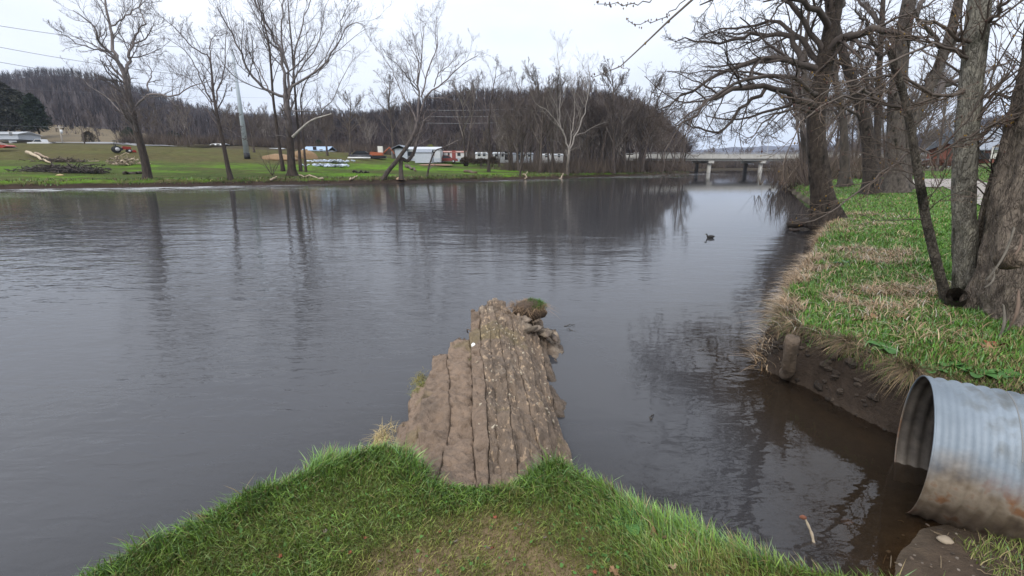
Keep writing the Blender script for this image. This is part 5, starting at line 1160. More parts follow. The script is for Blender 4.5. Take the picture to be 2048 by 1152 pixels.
MB().tube([(0, 0, -.6), (0, 0, 5.4)], [.09, .05], 6).build('pole', flat('pole_grey', (.35, .35, .35), .5), root); MB().tube([(0, 0, 5.3), (-1.1, 0, 5.5)], .04, 5).build('arm', bpy.data.materials['pole_grey'], root); MB().box((-1.6, -.1, 5.42), (-1.05, .1, 5.55)).build('lamp_head', bpy.data.materials['pole_grey'], root)

# ------------------------------------------------------------------ steel transmission pole, utility poles, wires, pylon
b0 = on_field(495, 319, 60, 120); Yp = b0[1]; topz = at_y(465, 98, Yp)[2]
root = thing('steel_pole', 'tall tapered grey steel power pole with a black base standing in the field', 'pole', b0)
hh = topz-b0[2]; steel = flat('pole_steel', (.34, .38, .41), .45, .08, 2)
MB().tube([(0, 0, .9), (0, 0, hh)], [.46, .17], 12).build('shaft', steel, root, True); MB().tube([(0, 0, -.3), (0, 0, .9)], [.50, .48], 12).build('base_sleeve', flat('black_coating', (.015, .015, .016), .6), root, True)
arm_z = [hh*f for f in (.875, .77, .655)]
for q in arm_z:
    MB().tube([(-.2, 0, q), (-1.0, 0, q+.10)], [.10, .05], 6).build('arm', steel, root); MB().tube([(-1.0, 0, q+.12), (-1.05, 0, q-.5)], [.07, .09], 6).build('insulator', flat('insulator', (.16, .15, .15), .4) if 'insulator' not in bpy.data.materials else bpy.data.materials['insulator'], root)
wirem = flat('wire_metal', (.13, .13, .135), .5)
def wire(P0, P1, sag, label, r=.02, k=24, grp=None):
    t = np.linspace(0, 1, k)[:, None]; P0 = np.array(P0, float); P1 = np.array(P1, float); P = P0+(P1-P0)*t; P[:, 2] -= sag*4*(t*(1-t))[:, 0]
    mb = MB(); mb.tube(P, r, 4, False); o = mb.build('power_line', wirem, None, True); return tag(o, label, 'power line', grp)
for q, (py, lab) in enumerate(((40, 'topmost overhead wire running left from the tall steel pole'), (83, 'middle overhead wire running left from the tall steel pole'), (113, 'lowest of the three overhead wires left of the steel pole'))):
    a = at_y(0, py, Yp-20); e = b0+np.array((-1.05, 0, arm_z[q]-.5 if q else hh)); wire(e, e+(a-e)*1.35, .9, lab, .028)
wire(at_y(-60, 172, 118), at_y(560, 196, 150), .5, 'thin wire low across the left wooded hill', .018); wire(at_y(-60, 246, 122), at_y(300, 252, 125), .6, 'thin wire in front of the tan meadow', .018)
for q, py in enumerate((218, 231, 244)): wire(at_y(855, py+2, 165), at_y(1090, py-4, 190), .5, ['uppermost', 'middle', 'lowest'][q]+' of three pale wires crossing the wooded hill behind the trailers', .028).data.materials[0] = flat('pale_wire', (.5, .5, .5)) if q == 0 else bpy.data.materials['pale_wire']
oldwood = flat('weathered_wood', (.30, .27, .23), .9, .2, 3, stretch=(1, 1, .2)); darkwood = flat('dark_pole_wood', (.075, .06, .05), .9, .2, 3)
pz = at_y(127, 292, 123); root = thing('utility_pole', 'pale utility pole with a transformer beside the white pickup', 'pole', (pz[0], 123, pz[2]-.5)); hp = at_y(116, 251, 123)[2]-pz[2]+.5
MB().tube([(0, 0, -.5), (0, 0, hp)], [.16, .11], 8).build('pole', oldwood, root, True); MB().box((-1.0, -.07, hp-.5), (1.0, .07, hp-.36)).build('crossarm', oldwood, root)
MB().tube([(.32, 0, hp-1.9), (.32, 0, hp-1.0)], .24, 10).build('transformer', flat('transformer_grey', (.55, .56, .56), .5), root, True)
for k in (-.9, -.45, .5, .9): MB().tube([(k, 0, hp-.36), (k, 0, hp-.16)], .05, 6).build('insulator', bpy.data.materials['insulator'], root)
pz = at_y(173, 303, 112); root = thing('utility_pole', 'dark leaning utility pole right of the pale one, in front of the meadow', 'pole', (pz[0], 112, pz[2]-.4)); hp = at_y(162, 252, 112)[2]-pz[2]+.4
MB().tube([(0, 0, -.5), (0, 0, hp)], [.15, .10], 8).build('pole', darkwood, root, True); MB().tube([(0, 0, hp-.8), (.16, 0, hp-.6)], .05, 6).build('insulator', bpy.data.materials['insulator'], root)
root = thing('lattice_pylon', 'grey lattice pylon on the crest of the wooded hill', 'pylon', at_y(1068, 196, 305)); hp = at_y(1068, 132, 305)[2]-root.location[2]; mb = MB()
def leg_at(f): return 2.6*(1-f)+.5*f
lv_ = np.linspace(0, 1, 9)
for sx in (-1, 1):
    for sy in (-1, 1): mb.tube([(sx*leg_at(f), sy*leg_at(f), f*hp) for f in lv_], .11, 4)
mb.build('leg_frame', steel, root); mb = MB()
for a, b in zip(lv_[:-1], lv_[1:]):
    for sx in (-1, 1): mb.tube([(sx*leg_at(a), -leg_at(a), a*hp), (-sx*leg_at(b), -leg_at(b), b*hp)], .06, 3, False); mb.tube([(sx*leg_at(a), leg_at(a), a*hp), (-sx*leg_at(b), leg_at(b), b*hp)], .06, 3, False)
mb.build('bracing', steel, root)
for f in (.68, .80, .92): MB().tube([(-3.6, 0, f*hp), (0, 0, f*hp+.5), (3.6, 0, f*hp)], .11, 4).build('crossarm', steel, root)

# ------------------------------------------------------------------ houses and trailers
glass = flat('window_glass', (.035, .04, .045), .15, .1); white = flat('white_paint', (.56, .56, .55), .6, .06); siding_grey = flat('grey_siding', (.40, .43, .47), .7, .08, 2)
siding_white = flat('white_siding', (.50, .515, .525), .7, .08, 2); roof_grey = flat('grey_shingles', (.21, .23, .26), .9, .2, 3); roof_pale = flat('pale_metal_roof', (.42, .44, .46), .5, .1); roof_blue = flat('blue_metal_roof', (.25, .34, .46), .5, .1); dark = flat('dark_opening', (.02, .02, .022), .8)
brick = flat('red_brick', (.20, .075, .05), .85, .3, 14); trim = flat('cream_trim', (.62, .60, .55), .6)
def house(name, label, cat, px0, px1, pyb, pyt, Y, depth, wallm, roofm, wins=(), door=None, rz=0, gable='x', rise=1.0, over=.3, skirt=None, group=None, z0=None):
    a = at_y(px0, pyb, Y); b = at_y(px1, pyb, Y); w = b[0]-a[0]; h = at_y(px0, pyt, Y)[2]-a[2]; c = (a+b)/2; c[1] = Y; zb = c[2] if z0 is None else z0
    root = thing(name, label, cat, (c[0], Y, zb), rz, group); x0, x1 = -w/2, w/2
    if gable == 'x':   # ridge runs along the long front
        MB().prism([(0, -.4), (depth, -.4), (depth, h), (depth/2, h+rise), (0, h)], x0, x1, 'x').build('wall', wallm, root)
        MB().prism([(-over, h-.02-rise*over/depth*2), (depth/2, h+rise+.02), (depth+over, h-.02-rise*over/depth*2), (depth+over, h+.12-rise*over/depth*2), (depth/2, h+rise+.17), (-over, h+.12-rise*over/depth*2)], x0-over, x1+over, 'x').build('roof', roofm, root)
    else:
        MB().prism([(x0, -.4), (x1, -.4), (x1, h), (0, h+rise), (x0, h)], 0, depth).build('wall', wallm, root)
        MB().prism([(x0-over, h-rise*over/w*2), (0, h+rise+.02), (x1+over, h-rise*over/w*2), (x1+over, h+.13-rise*over/w*2), (0, h+rise+.17), (x0-over, h+.13-rise*over/w*2)], -over, depth+over).build('roof', roofm, root)
    for (f, zc, ww, wh) in wins:
        cx = x0+w*f; f_ = MB().box((cx-ww/2-.1, -.05, zc-wh/2-.1), (cx+ww/2+.1, .02, zc+wh/2+.1)).build('window', trim, root); MB().box((cx-ww/2, -.07, zc-wh/2), (cx+ww/2, -.052, zc+wh/2)).build('pane', glass, f_)
    if door: MB().box((x0+w*door[0]-.45, -.06, .25), (x0+w*door[0]+.45, .02, 2.25)).build('door', door[1], root)
    if skirt: MB().box((x0+.02, -.03, -.4), (x1-.02, .02, .5)).build('skirting', skirt, root)
    return root
house('mobile_home', 'grey gable-ended trailer home with long pale side behind the crossed trunks', 'trailer home', 784, 815, 318, 298, 112, 9, siding_grey, roof_grey, [], None, 0, 'y', .8)
house('mobile_home', 'long white trailer home behind the grey shed, with a pale roof', 'trailer home', 812, 881, 321, 299, 113, 4.5, siding_white, roof_pale, [(.12, 1.5, .9, 1.0), (.22, 1.5, .8, 1.0), (.72, 1.5, .7, 1.0), (.80, 1.5, .5, .8)], (.45, dark), 0, 'x', .5, .15, siding_grey)
house('garden_shed', 'small grey garden shed with a low gabled roof on the lawn', 'shed', 830, 863, 322, 305, 106, 3.2, siding_grey, roof_grey, [], None, 0, 'x', .6, .12)
house('mobile_home', 'long white trailer home with a red stripe right of the garden shed', 'trailer home', 880, 931, 320, 305, 118, 4.2, white, flat('rust_red_roof', (.30, .15, .12)), [(.1, 1.4, .6, .9), (.35, 1.4, .5, .9), (.75, 1.4, .8, .9)], (.55, flat('red_door', (.25, .06, .05))), 0, 'x', .25, .1, siding_grey)
house('mobile_home', 'short white trailer home left of the slim upright tree', 'trailer home', 951, 976, 321, 308, 116, 4, white, roof_pale, [(.3, 1.4, .7, .8), (.7, 1.4, .7, .8)], None, 0, 'x', .3, .1)
house('mobile_home', 'off-white trailer home between the slim tree and the low-forked tree', 'trailer home', 986, 1018, 322, 308, 117, 4, siding_white, roof_pale, [(.2, 1.4, .6, .8), (.6, 1.4, .6, .8)], (.85, dark), 0, 'x', .3, .1)
house('mobile_home', 'grey trailer home with a dark carport right of the low-forked tree', 'trailer home', 1026, 1066, 322, 309, 118, 4, siding_grey, roof_grey, [(.55, 1.4, .6, .8), (.8, 1.4, .6, .8)], (.25, dark), 0, 'x', .3, .1)
house('mobile_home', 'white trailer home half hidden by the white-barked sycamore', 'trailer home', 1084, 1126, 323, 311, 120, 4, white, roof_pale, [(.2, 1.4, .6, .8), (.5, 1.4, .6, .8), (.8, 1.4, .6, .8)], None, 0, 'x', .3, .1)
house('mobile_home', 'trailer home with a blue metal roof behind the stone heaps', 'trailer home', 606, 656, 312, 301, 122, 6, siding_white, roof_blue, [(.15, 1.2, .7, .8), (.75, 1.2, .7, .8)], (.5, dark), 0, 'x', .9, .2)
house('mobile_home', 'low white trailer home behind the orange dirt mound', 'trailer home', 533, 560, 312, 301, 124, 5, white, roof_pale, [(.3, 1.2, .7, .8), (.7, 1.2, .7, .8)], None, 0, 'x', .5, .2)
house('mobile_home', 'small white trailer behind the slender alder trunk', 'trailer home', 420, 446, 301, 291, 128, 4, white, siding_white, [(.3, 1.2, .8, .8), (.7, 1.2, .8, .8)], None, 0, 'x', .4, .1)
house('house', 'white-roofed house beneath the dark evergreens at the left edge', 'house', -25, 34, 276, 268, 150, 8, siding_grey, roof_pale, [(.4, 1.2, .9, .9), (.8, 1.2, .9, .9)], None, .1, 'x', .8, .3)
z_ = gh(*at_y(1990, 320, 80)[:2])[0]
h_ = house('brick_house', 'red brick house with a grey shingle roof and white window behind the lawn', 'house', 1945, 2044, 321, 296, 80, 10, brick, roof_grey, [(.16, 1.5, .9, 1.0), (.84, 1.5, 1.0, 1.1)], (.42, trim), -.12, 'x', 3.4, .5)
MB().prism([(-1.7, 2.15), (1.7, 2.15), (0, 2.95)], -.75, -.45).build('porch_gable', flat('porch_wood', (.10, .07, .05)), h_); MB().box((-4.6, -.9, .2), (-1.9, -.02, 1.2)).build('porch_wall', dark, h_)
for k in (-1.6, 1.6): MB().box((k-.07, -.7, -.3), (k+.07, -.56, 2.15)).build('porch_post', trim, h_)

# ------------------------------------------------------------------ vehicles and yard things (far)
tyre = flat('tyre_rubber', (.018, .018, .019), .8); rimm = flat('wheel_rim', (.45, .45, .46), .4); redp = flat('red_paint', (.27, .032, .022), .4); blackp = flat('black_paint', (.018, .018, .02), .35); glassd = glass
def wheel(root, x, y, r, w=.24):
    o = MB().tube([(x, y-w/2, r), (x, y+w/2, r)], r, 14).build('wheel', tyre, root, True); MB().tube([(x, y-w/2-.012, r), (x, y+w/2+.012, r)], r*.58, 10).build('rim', rimm, o, True)
def pickup(name, label, cat, p, rz, body, L_=5.4, bed=True):
    r = thing(name, label, cat, p, rz)
    prof = [(-2.7, .45), (2.65, .45), (2.72, .75), (2.6, 1.02), (1.35, 1.12), (.55, 1.78), (-.75, 1.80), (-1.0, 1.12), (-2.72, 1.10)] if bed else [(-2.3, .40), (2.3, .40), (2.35, .7), (2.1, .92), (1.1, 1.0), (.4, 1.45), (-1.2, 1.45), (-2.0, 1.0), (-2.3, .9)]
    MB().prism(prof, -.92, .92).build('body', body, r)
    w = [(1.12, 1.14), (.52, 1.68), (-.66, 1.70), (-.84, 1.14)] if bed else [(.95, 1.0), (.36, 1.38), (-1.1, 1.38), (-1.75, 1.0)]
    for yy in (-.935, .922): MB().prism(w[::-1], yy, yy+.013).build('window', glassd, r)
    for x in (-1.75, 1.7):
        for yy in (-.85, .85): wheel(r, x, yy, .37)
    for yy in (-.7, .7): MB().box((2.62, yy-.15, .70), (2.735, yy+.15, .88)).build('headlight', white, r)
    MB().box((-2.80, -.9, .45), (-2.725, .9, .62)).build('bumper', rimm, r); return r
def on_ground(px, py, Yv): 
    p = at_y(px, py, Yv); return p
p = on_ground(85, 293.5, 122); pickup('pickup_truck', 'white pickup truck parked on the road at the field edge', 'pickup truck', p, math.pi+.05, white)
p = on_ground(43, 293.5, 124); r = thing('flatbed_trailer', 'low white flatbed trailer standing left of the white pickup', 'trailer', p)
MB().box((-2.2, -1, .55), (2.2, 1, .72)).build('deck', white, r); MB().tube([(2.2, 0, .6), (3.4, 0, .45)], .06, 6).build('drawbar', blackp, r); MB().box((-1.9, -.95, .72), (-1.8, .95, 1.5)).build('headboard', white, r); wheel(r, -.4, -.9, .36); wheel(r, .5, -.9, .36)
p = on_field(243, 306, 70, 118); r = thing('tractor', 'small red tractor with a canopy parked at the top of the field', 'tractor', p, .9); r.scale = (.8, .8, .8)
MB().prism([(.2, .7), (1.7, .75), (1.72, 1.25), (.3, 1.35)], -.35, .35).build('hood', redp, r); MB().prism([(-1.1, .5), (.3, .5), (.3, .95), (-.9, 1.1)], -.45, .45).build('body', blackp, r); MB().box((-.75, -.3, 1.05), (-.2, .3, 1.18)).build('seat', blackp, r); MB().box((-.85, -.3, 1.1), (-.72, .3, 1.6)).build('backrest', blackp, r)
for yy in (-.5, .5): MB().tube([(-.9, yy, .8), (-.9, yy, 2.35)], .04, 6).build('canopy_post', blackp, r)
MB().prism([(-1.3, 2.35), (.5, 2.35), (.4, 2.45), (-1.2, 2.45)], -.75, .75).build('canopy', flat('canopy_tan', (.12, .11, .10)), r)
for yy in (-.75, .75): wheel(r, -.75, yy, .68, .36); wheel(r, 1.3, yy*.8, .40, .22)
MB().prism([(1.8, .2), (2.5, .1), (2.3, .6), (1.9, .65)], -.8, .8).build('bucket', redp, r)
p = on_field(-6, 302, 70, 118); r = thing('farm_trailer', 'red low farm trailer cut by the left edge of the field', 'trailer', p, .1)
MB().prism([(-2.2, .5), (1.8, .5), (2.4, .75), (2.0, .95), (-2.2, .95)], -.9, .9).build('body', redp, r); MB().prism([(-2.1, .96), (1.5, .96), (.2, 1.5), (-1.6, 2.1)], -.7, .7).build('load', flat('brown_load', (.13, .09, .065)), r); wheel(r, -.6, -.85, .36); wheel(r, .3, -.85, .36); MB().tube([(2.3, 0, .6), (3.2, 0, .45)], .05, 6).build('drawbar', blackp, r)
p = on_field(893, 320.5, 85, 116); pickup('parked_truck', 'dark red truck parked in front of the red-striped white trailer home', 'truck', p, .05, flat('dark_red_paint', (.20, .05, .045)))
p = on_field(722, 318, 80, 112); r = thing('drain_pipe', 'large black plastic drain pipe lying on the far lawn', 'pipe', p); MB().tube([(-2.2, 0, .45), (2.2, 0, .45)], .36, 12).build('pipe_wall', blackp, r, True)
r = thing('drain_pipe', 'white plastic pipe lying in front of the black drain pipe', 'pipe', p+np.array((0, -1.2, 0))); MB().tube([(-2.3, 0, .18), (2.3, 0, .18)], .18, 10).build('pipe_wall', white, r, True)
p = on_field(713, 315, 80, 118)+np.array((0, 5, 0)); pickup('parked_car', 'dark car parked behind the black drain pipe', 'car', p, .2, blackp, bed=False)
p = on_field(757, 319, 80, 114); r = thing('excavator', 'orange-red tracked digger with a pale cab beside the black pipe', 'digger', p, .1)
MB().box((-1.6, -.9, 0), (1.6, -.35, .55)).build('track', blackp, r); MB().box((-1.6, .35, 0), (1.6, .9, .55)).build('track', blackp, r); MB().prism([(-1.7, .6), (1.1, .6), (1.1, 1.2), (-1.5, 1.35)], -.85, .85).build('body', flat('digger_orange', (.32, .09, .04)), r); MB().box((.1, -.75, 1.2), (1.1, .1, 2.5)).build('cab', trim, r); MB().tube([(1.1, .4, 1.1), (2.4, .4, 2.3), (3.4, .4, 1.0)], [.16, .14, .10], 6).build('boom', bpy.data.materials['digger_orange'], r)
p = on_ground(1868, 317, 74); p[2] = gh(p[0], p[1])[0]; pickup('parked_car', 'dark car parked left of the brick house behind the hedge', 'car', p, .1, blackp, bed=False)

# ------------------------------------------------------------------ mounds, boulders, driftwood, brush heaps
def mound(name, label, cat, p, r, col, seed, n=26, jit=.25, m=None):
    mb = MB(); mb.ball((0, 0, 0), r, n, n//2, jit, seed, -.25); o = mb.build(name, m or M['stuff'], None, True, tint=np.tile(col, (len(mb.V[0]), 1)))
    o.location = tuple(p); return tag(o, label, cat)
p = on_field(560, 320, 80, 120); mound('dirt_mound', 'orange-tan dirt mound behind the large multi-stemmed tree', 'dirt mound', p, (3.2, 2.2, .95), (.21, .135, .075), 3)
p = on_field(600, 318, 80, 120); mound('dirt_mound', 'taller orange dirt mound right of the large multi-stemmed trunk', 'dirt mound', p+np.array((0, 2, 0)), (2.8, 2.0, 1.6), (.20, .13, .07), 5)
p = on_field(870, 331, 80, 112); mound('dirt_mound', 'flat patch of bare reddish soil below the garden shed', 'dirt mound', p, (4.2, 2.5, .28), (.19, .115, .075), 9)
p = on_field(803, 361, 40, 80); mound('boulder', 'smooth tan boulder at the waterline between the crossed trunks', 'boulder', p+np.array((0, -.5, .0)), (.55, .4, .30), (.36, .25, .17), 4, 16, .12)
p = on_field(120, 352, 40, 80); mound('boulder', 'flat pale stone lying below the dark brush heap', 'boulder', p, (.42, .3, .14), (.36, .27, .14), 6, 12, .2)
for q, (px, py, w) in enumerate(((655, 333, 46), (662, 325, 52))):
    p = on_field(px, py, 55, 110); rg = np.random.default_rng(60+q); mb = MB(); T_ = []
    for i in range(150):
        r = rg.uniform(.12, .34); mb.ball((rg.normal()*1.6, rg.normal()*.8, rg.uniform(0, .3)), (r, r*.8, r*.6), 6, 4, .5, i); T_.append(np.tile(np.array((.36, .40, .47))*rg.uniform(.55, 1.35), (len(mb.V[-1]), 1)))
    r_ = thing('stone_heap', ['nearer heap of blue-grey quarry stones on the far lawn', 'farther heap of blue-grey quarry stones beside the dirt mound'][q], 'stone heap', p); tag(mb.build('stones', M['stuff'], r_, False, tint=np.concatenate(T_)), kind='stuff')
def pole_log(mb, a, b, r0, r1, rg, k=7, n=7, bend=.1):
    P = np.linspace(0, 1, k)[:, None]*(np.array(b)-np.array(a))+np.array(a); P[1:-1] += rg.normal(size=(k-2, 3))*bend; mb.tube(P, np.linspace(r0, r1, k), n)
def heap(name, label, cat, p, sx, sy, sz, n, col, seed, r=(.03, .10), logs=0, lc=None, part_name='branch', low=0.0):
    rg = np.random.default_rng(seed); root = thing(name, label, cat, p); mb = MB(); T_ = []
    for i in range(n):
        a = np.array((rg.normal()*sx*.5, rg.normal()*sy*.5, low+abs(rg.normal())*sz*.5)); an = rg.normal()*.6; ln = rg.uniform(.5, 1.3)*sx*.45; b = a+np.array((math.cos(an)*ln*rg.choice([-1, 1]), math.sin(an)*ln*.5, rg.normal()*sz*.35)); b[2] = max(b[2], .02)
        rr = rg.uniform(*r); pole_log(mb, a, b, rr, rr*.4, rg, 5, 4, .06*sx); T_.append(np.tile(np.array(col)*rg.uniform(.5, 1.5), (len(mb.V[-1]), 1)))
    tag(mb.build('branches', M['stuff'], root, True, tint=np.concatenate(T_)), kind='stuff')
    for i in range(logs):
        mb = MB(); a = np.array((rg.normal()*sx*.45, rg.normal()*sy*.4, .15+rg.random()*sz*.6)); an = rg.normal()*.7; ln = rg.uniform(.5, 1)*sx*.6; b = a+np.array((math.cos(an)*ln, math.sin(an)*ln*.5, rg.normal()*.4)); rr = rg.uniform(.09, .2); pole_log(mb, a, b, rr, rr*.6, rg)
        mb.build('log', M['stuff'], root, True, tint=np.tile(np.array(lc or col)*rg.uniform(.7, 1.2), (len(mb.V[0]), 1)))
    return root
p = on_field(150, 345, 45, 90); heap('brush_heap', 'long low heap of dark brush on the field at the left', 'brush heap', p+np.array((-2, 0, 0)), 3.6, 1.3, .55, 420, (.05, .042, .036), 71)
p = on_field(182, 346, 45, 90); heap('brush_heap', 'smaller dark brush heap right of the long one', 'brush heap', p+np.array((0, 0, 0)), 1.5, .8, .5, 160, (.05, .042, .036), 72)
p = on_field(245, 330, 45, 90); heap('driftwood_heap', 'tangled heap of pale bleached driftwood beside the leaning sycamore', 'driftwood', p, 2.3, 1.2, 1.0, 60, (.26, .205, .15), 73, (.04, .12), 10, (.36, .29, .21))
p = on_field(125, 326, 45, 95); heap('driftwood_heap', 'dark line of dumped branches above the long brush heap', 'driftwood', p, 3.2, .8, .4, 120, (.09, .07, .055), 74, (.03, .09))
rg = np.random.default_rng(9)
def lone_log(label, A, B, r0, r1, col, seed, name='log', cat='log', bend=.12, root_loc=None):
    rg = np.random.default_rng(seed); mb = MB(); A = np.array(A); B = np.array(B); pole_log(mb, (0, 0, 0), B-A, r0, r1, rg, 9, 9, bend)
    o = mb.build(name, M['stuff'], None, True, tint=np.tile(col, (len(mb.V[0]), 1))); o.location = tuple(A); return tag(o, label, cat)
lone_log('bleached pale log sloping down to the right above the brush heap', on_field(56, 312, 45, 110)+np.array((0, 0, .5)), on_field(102, 328, 45, 90)+np.array((0, 0, .15)), .26, .10, (.36, .29, .20), 1)
lone_log('grey forked log lying beside the bleached one', on_field(66, 312, 45, 110)+np.array((0, .5, .35)), on_field(92, 320, 45, 90)+np.array((0, .5, .2)), .2, .12, (.24, .18, .13), 2)
lone_log('dark log lying on the grass left of the leaning sycamore base', on_field(249, 349, 40, 80)+np.array((0, 0, .15)), on_field(283, 349, 40, 80)+np.array((0, 0, .15)), .2, .16, (.05, .04, .032), 3)
lone_log('dark flat log on the bright grass left of the crossed trunks', on_field(706, 346, 45, 90)+np.array((0, 0, .1)), on_field(738, 346, 45, 90)+np.array((0, 0, .1)), .16, .13, (.035, .028, .024), 4)
lone_log('brown rotten log on the lawn left of the slim upright tree', on_field(930, 345, 45, 100)+np.array((0, 0, .15)), on_field(953, 347, 45, 100)+np.array((0, 0, .15)), .28, .2, (.10, .07, .05), 5)
lone_log('dark brown branch pile behind the crossed trunks', on_field(812, 335, 45, 100)+np.array((0, 0, .3)), on_field(832, 343, 45, 100)+np.array((0, 0, .1)), .28, .14, (.085, .06, .045), 6)
for q, (a, b) in enumerate((((702, 362), (716, 357)), ((1118, 358), (1131, 347)), ((650, 361), (600, 355)), ((545, 365), (556, 358)), ((1050, 358), (1055, 346)), ((1046, 349), (1054, 359)))):
    A = on_field(*a, 40, 110); B = on_field(*b, 40, 110); lone_log(['pair of pale sticks on the far waterline right of the big tree', 'pale broken stick leaning at the waterline below the white-barked sycamore', 'long pale root lying along the bank below the big multi-stemmed tree', 'curved pale root on the bank left of the big multi-stemmed tree', 'upright pale stick at the waterline beside the crooked sapling', 'crossed pale stick beside the upright one at the waterline'][q], A+np.array((0, -.4, .05)), B+np.array((0, -.2, .25)), .11, .06, (.33, .26, .19), 20+q, 'driftwood_stick', 'stick', .08)
# dark stranded log by the right bank, stump in the water
A = at_z(1574, 451, .10); B = at_z(1655, 448, .22); lone_log('dark stranded log sticking out of the right bank over the water', A, B, .10, .22, (.035, .027, .022), 31, bend=.06)
A = at_z(1578, 459, .03); B = at_z(1600, 461, .05); lone_log('short dark stick floating below the stranded log', A, B, .05, .04, (.04, .03, .025), 32, bend=.02)
A = at_z(1576, 560, .02); B = at_z(1615, 548, .20); lone_log('brown mossy log stub on the waterline under the straw bank', A, B, .16, .2, (.075, .056, .04), 33, bend=.05)
# knobbly root post in the inlet and the stick standing in the shallows
P = np.array([at_z(1586, 678, .54), at_z(1580, 694, .44), at_z(1577, 722, .28), at_z(1574, 745, .12), at_z(1573, 755, -.15)]); mb = MB(); Pq = resample(P, 16); R_ = np.linspace(.062, .07, 16); mb.tube(Pq-Pq[0], R_, 20); mb.V[0] = mb.V[0]+.05*np.stack([fbm(mb.V[0]*np.array((14, 14, 5))+k*9, 4, k) for k in range(3)], 1)*np.array((1, 1, .4)); o = mb.build('root_stub', M['rock'], None, True, tint=np.tile((.115, .085, .06), (len(mb.V[0]), 1))); o.location = tuple(Pq[0]); tag(o, 'knobbly brown root hanging down the undercut bank into the inlet', 'root')
a = at_z(1628, 1092, -.02); b = at_z(1610, 1036, .10); r = thing('stick', 'short pale stick with a rusty tip poking out of the shallow inlet', 'stick', a)
P = resample(np.array([a, a*.6+b*.4+np.array((.012, 0, .0)), b]), 10); mb = MB(); mb.tube(P-a, np.linspace(.009, .006, 10)*(1+.25*np.sin(np.arange(10)*2.1)), 7); mb.build('shaft', M['stuff'], r, True, tint=np.tile((.33, .27, .19), (len(mb.V[0]), 1))); mb = MB(); mb.ball(b-a+np.array((-.012, 0, .005)), (.022, .014, .012), 8, 5, .4, 3); mb.build('tip', M['stuff'], r, True, tint=np.tile((.15, .06, .035), (len(mb.V[0]), 1)))

# ------------------------------------------------------------------ duck
p = at_z(1421, 476, 0); r = thing('duck', 'small dark duck floating alone on the pale open water', 'duck', p, math.pi*.97); r.scale = (.72, .72, .72); dk = flat('dark_feathers', (.022, .019, .017), .7, .4, 30)
mb = MB(); mb.tube([(-.17, 0, .075), (-.13, 0, .065), (-.06, 0, .05), (.03, 0, .045), (.10, 0, .05), (.15, 0, .075)], [.008, .035, .07, .078, .06, .03], 12); mb.build('body', dk, r, True); mb = MB(); mb.tube([(.115, 0, .06), (.145, 0, .11), (.155, 0, .145)], [.032, .024, .022], 10); mb.ball((.168, 0, .158), (.036, .028, .027), 10, 7); mb.build('head', dk, r, True)
MB().tube([(.198, 0, .153), (.225, 0, .148), (.245, 0, .146)], [.014, .013, .006], 8).build('bill', flat('bill', (.10, .08, .03)), r, True)

# ------------------------------------------------------------------ evergreens, shrubs, hedge
def evergreen(label, px, pyb, pyt, Yv, wide, seed, col, group=None):
    p = at_y(px, pyb, Yv); h = at_y(px, pyt, Yv)[2]-p[2]; root = thing('evergreen_tree', label, 'tree', p, group=group); rg = np.random.default_rng(seed)
    MB().tube([(0, 0, -.6), (0, 0, h*.9)], [h*.022, h*.004], 7).build('trunk', M['bark'], root, True, tint=np.tile(DARK, (16, 1)))
    n = 5200; t = rg.random(n)**.8; zz = h*(.06+.94*t); prof = wide*h*(np.sin(np.clip(1-t, 0, 1)**.75*math.pi*.62)+.04); a = rg.random(n)*6.28; lump = 1+.30*np.sin(a*3+zz*1.3+seed)+.2*np.sin(a*5-zz*2.1); rr = prof*lump*np.sqrt(rg.uniform(.25, 1, n))
    c = np.stack([np.cos(a)*rr, np.sin(a)*rr, zz], 1); s = h*.035*(.5+rg.random(n)); d1 = nrm(rg.normal(size=(n, 3))+np.stack([np.cos(a), np.sin(a), .2+0*a], 1)*1.2); d2 = nrm(np.cross(d1, rg.normal(size=(n, 3))))
    V = np.stack([c-d2*s[:, None]*.4, c+d2*s[:, None]*.4, c+d1*s[:, None]*1.2], 1).reshape(-1, 3); part('crown', V, np.arange(3*n).reshape(-1, 3), M['wood'], root, np.repeat(np.array(col)*(.6+.8*rg.random((n, 1))), 3, 0)); return root
evergreen('tall dark evergreen beside the meadow at the left', 78, 264, 188, 150, .24, 1, (.032, .042, .027)); evergreen('broad dark evergreen at the far left edge above the white roof', 22, 266, 165, 158, .42, 2, (.048, .048, .035)); evergreen('dark evergreen cut by the left edge of the picture', -30, 270, 172, 155, .40, 3, (.045, .046, .033)); evergreen('rounded evergreen between the two others at far left', 50, 268, 182, 163, .34, 8, (.048, .048, .035))
evergreen('small dark cedar on the meadow behind the utility poles', 181, 290, 263, 142, .45, 4, (.055, .045, .035)); evergreen('dark green cedar beside the leaning sycamore on the meadow edge', 262, 286, 254, 150, .40, 5, (.03, .042, .026)); evergreen('dark green cedar under the trees behind the stone heaps', 640, 306, 280, 150, .5, 6, (.028, .045, .03)); evergreen('dusky evergreen standing among the bare trees left of the alder', 350, 292, 262, 165, .5, 7, (.035, .042, .032))
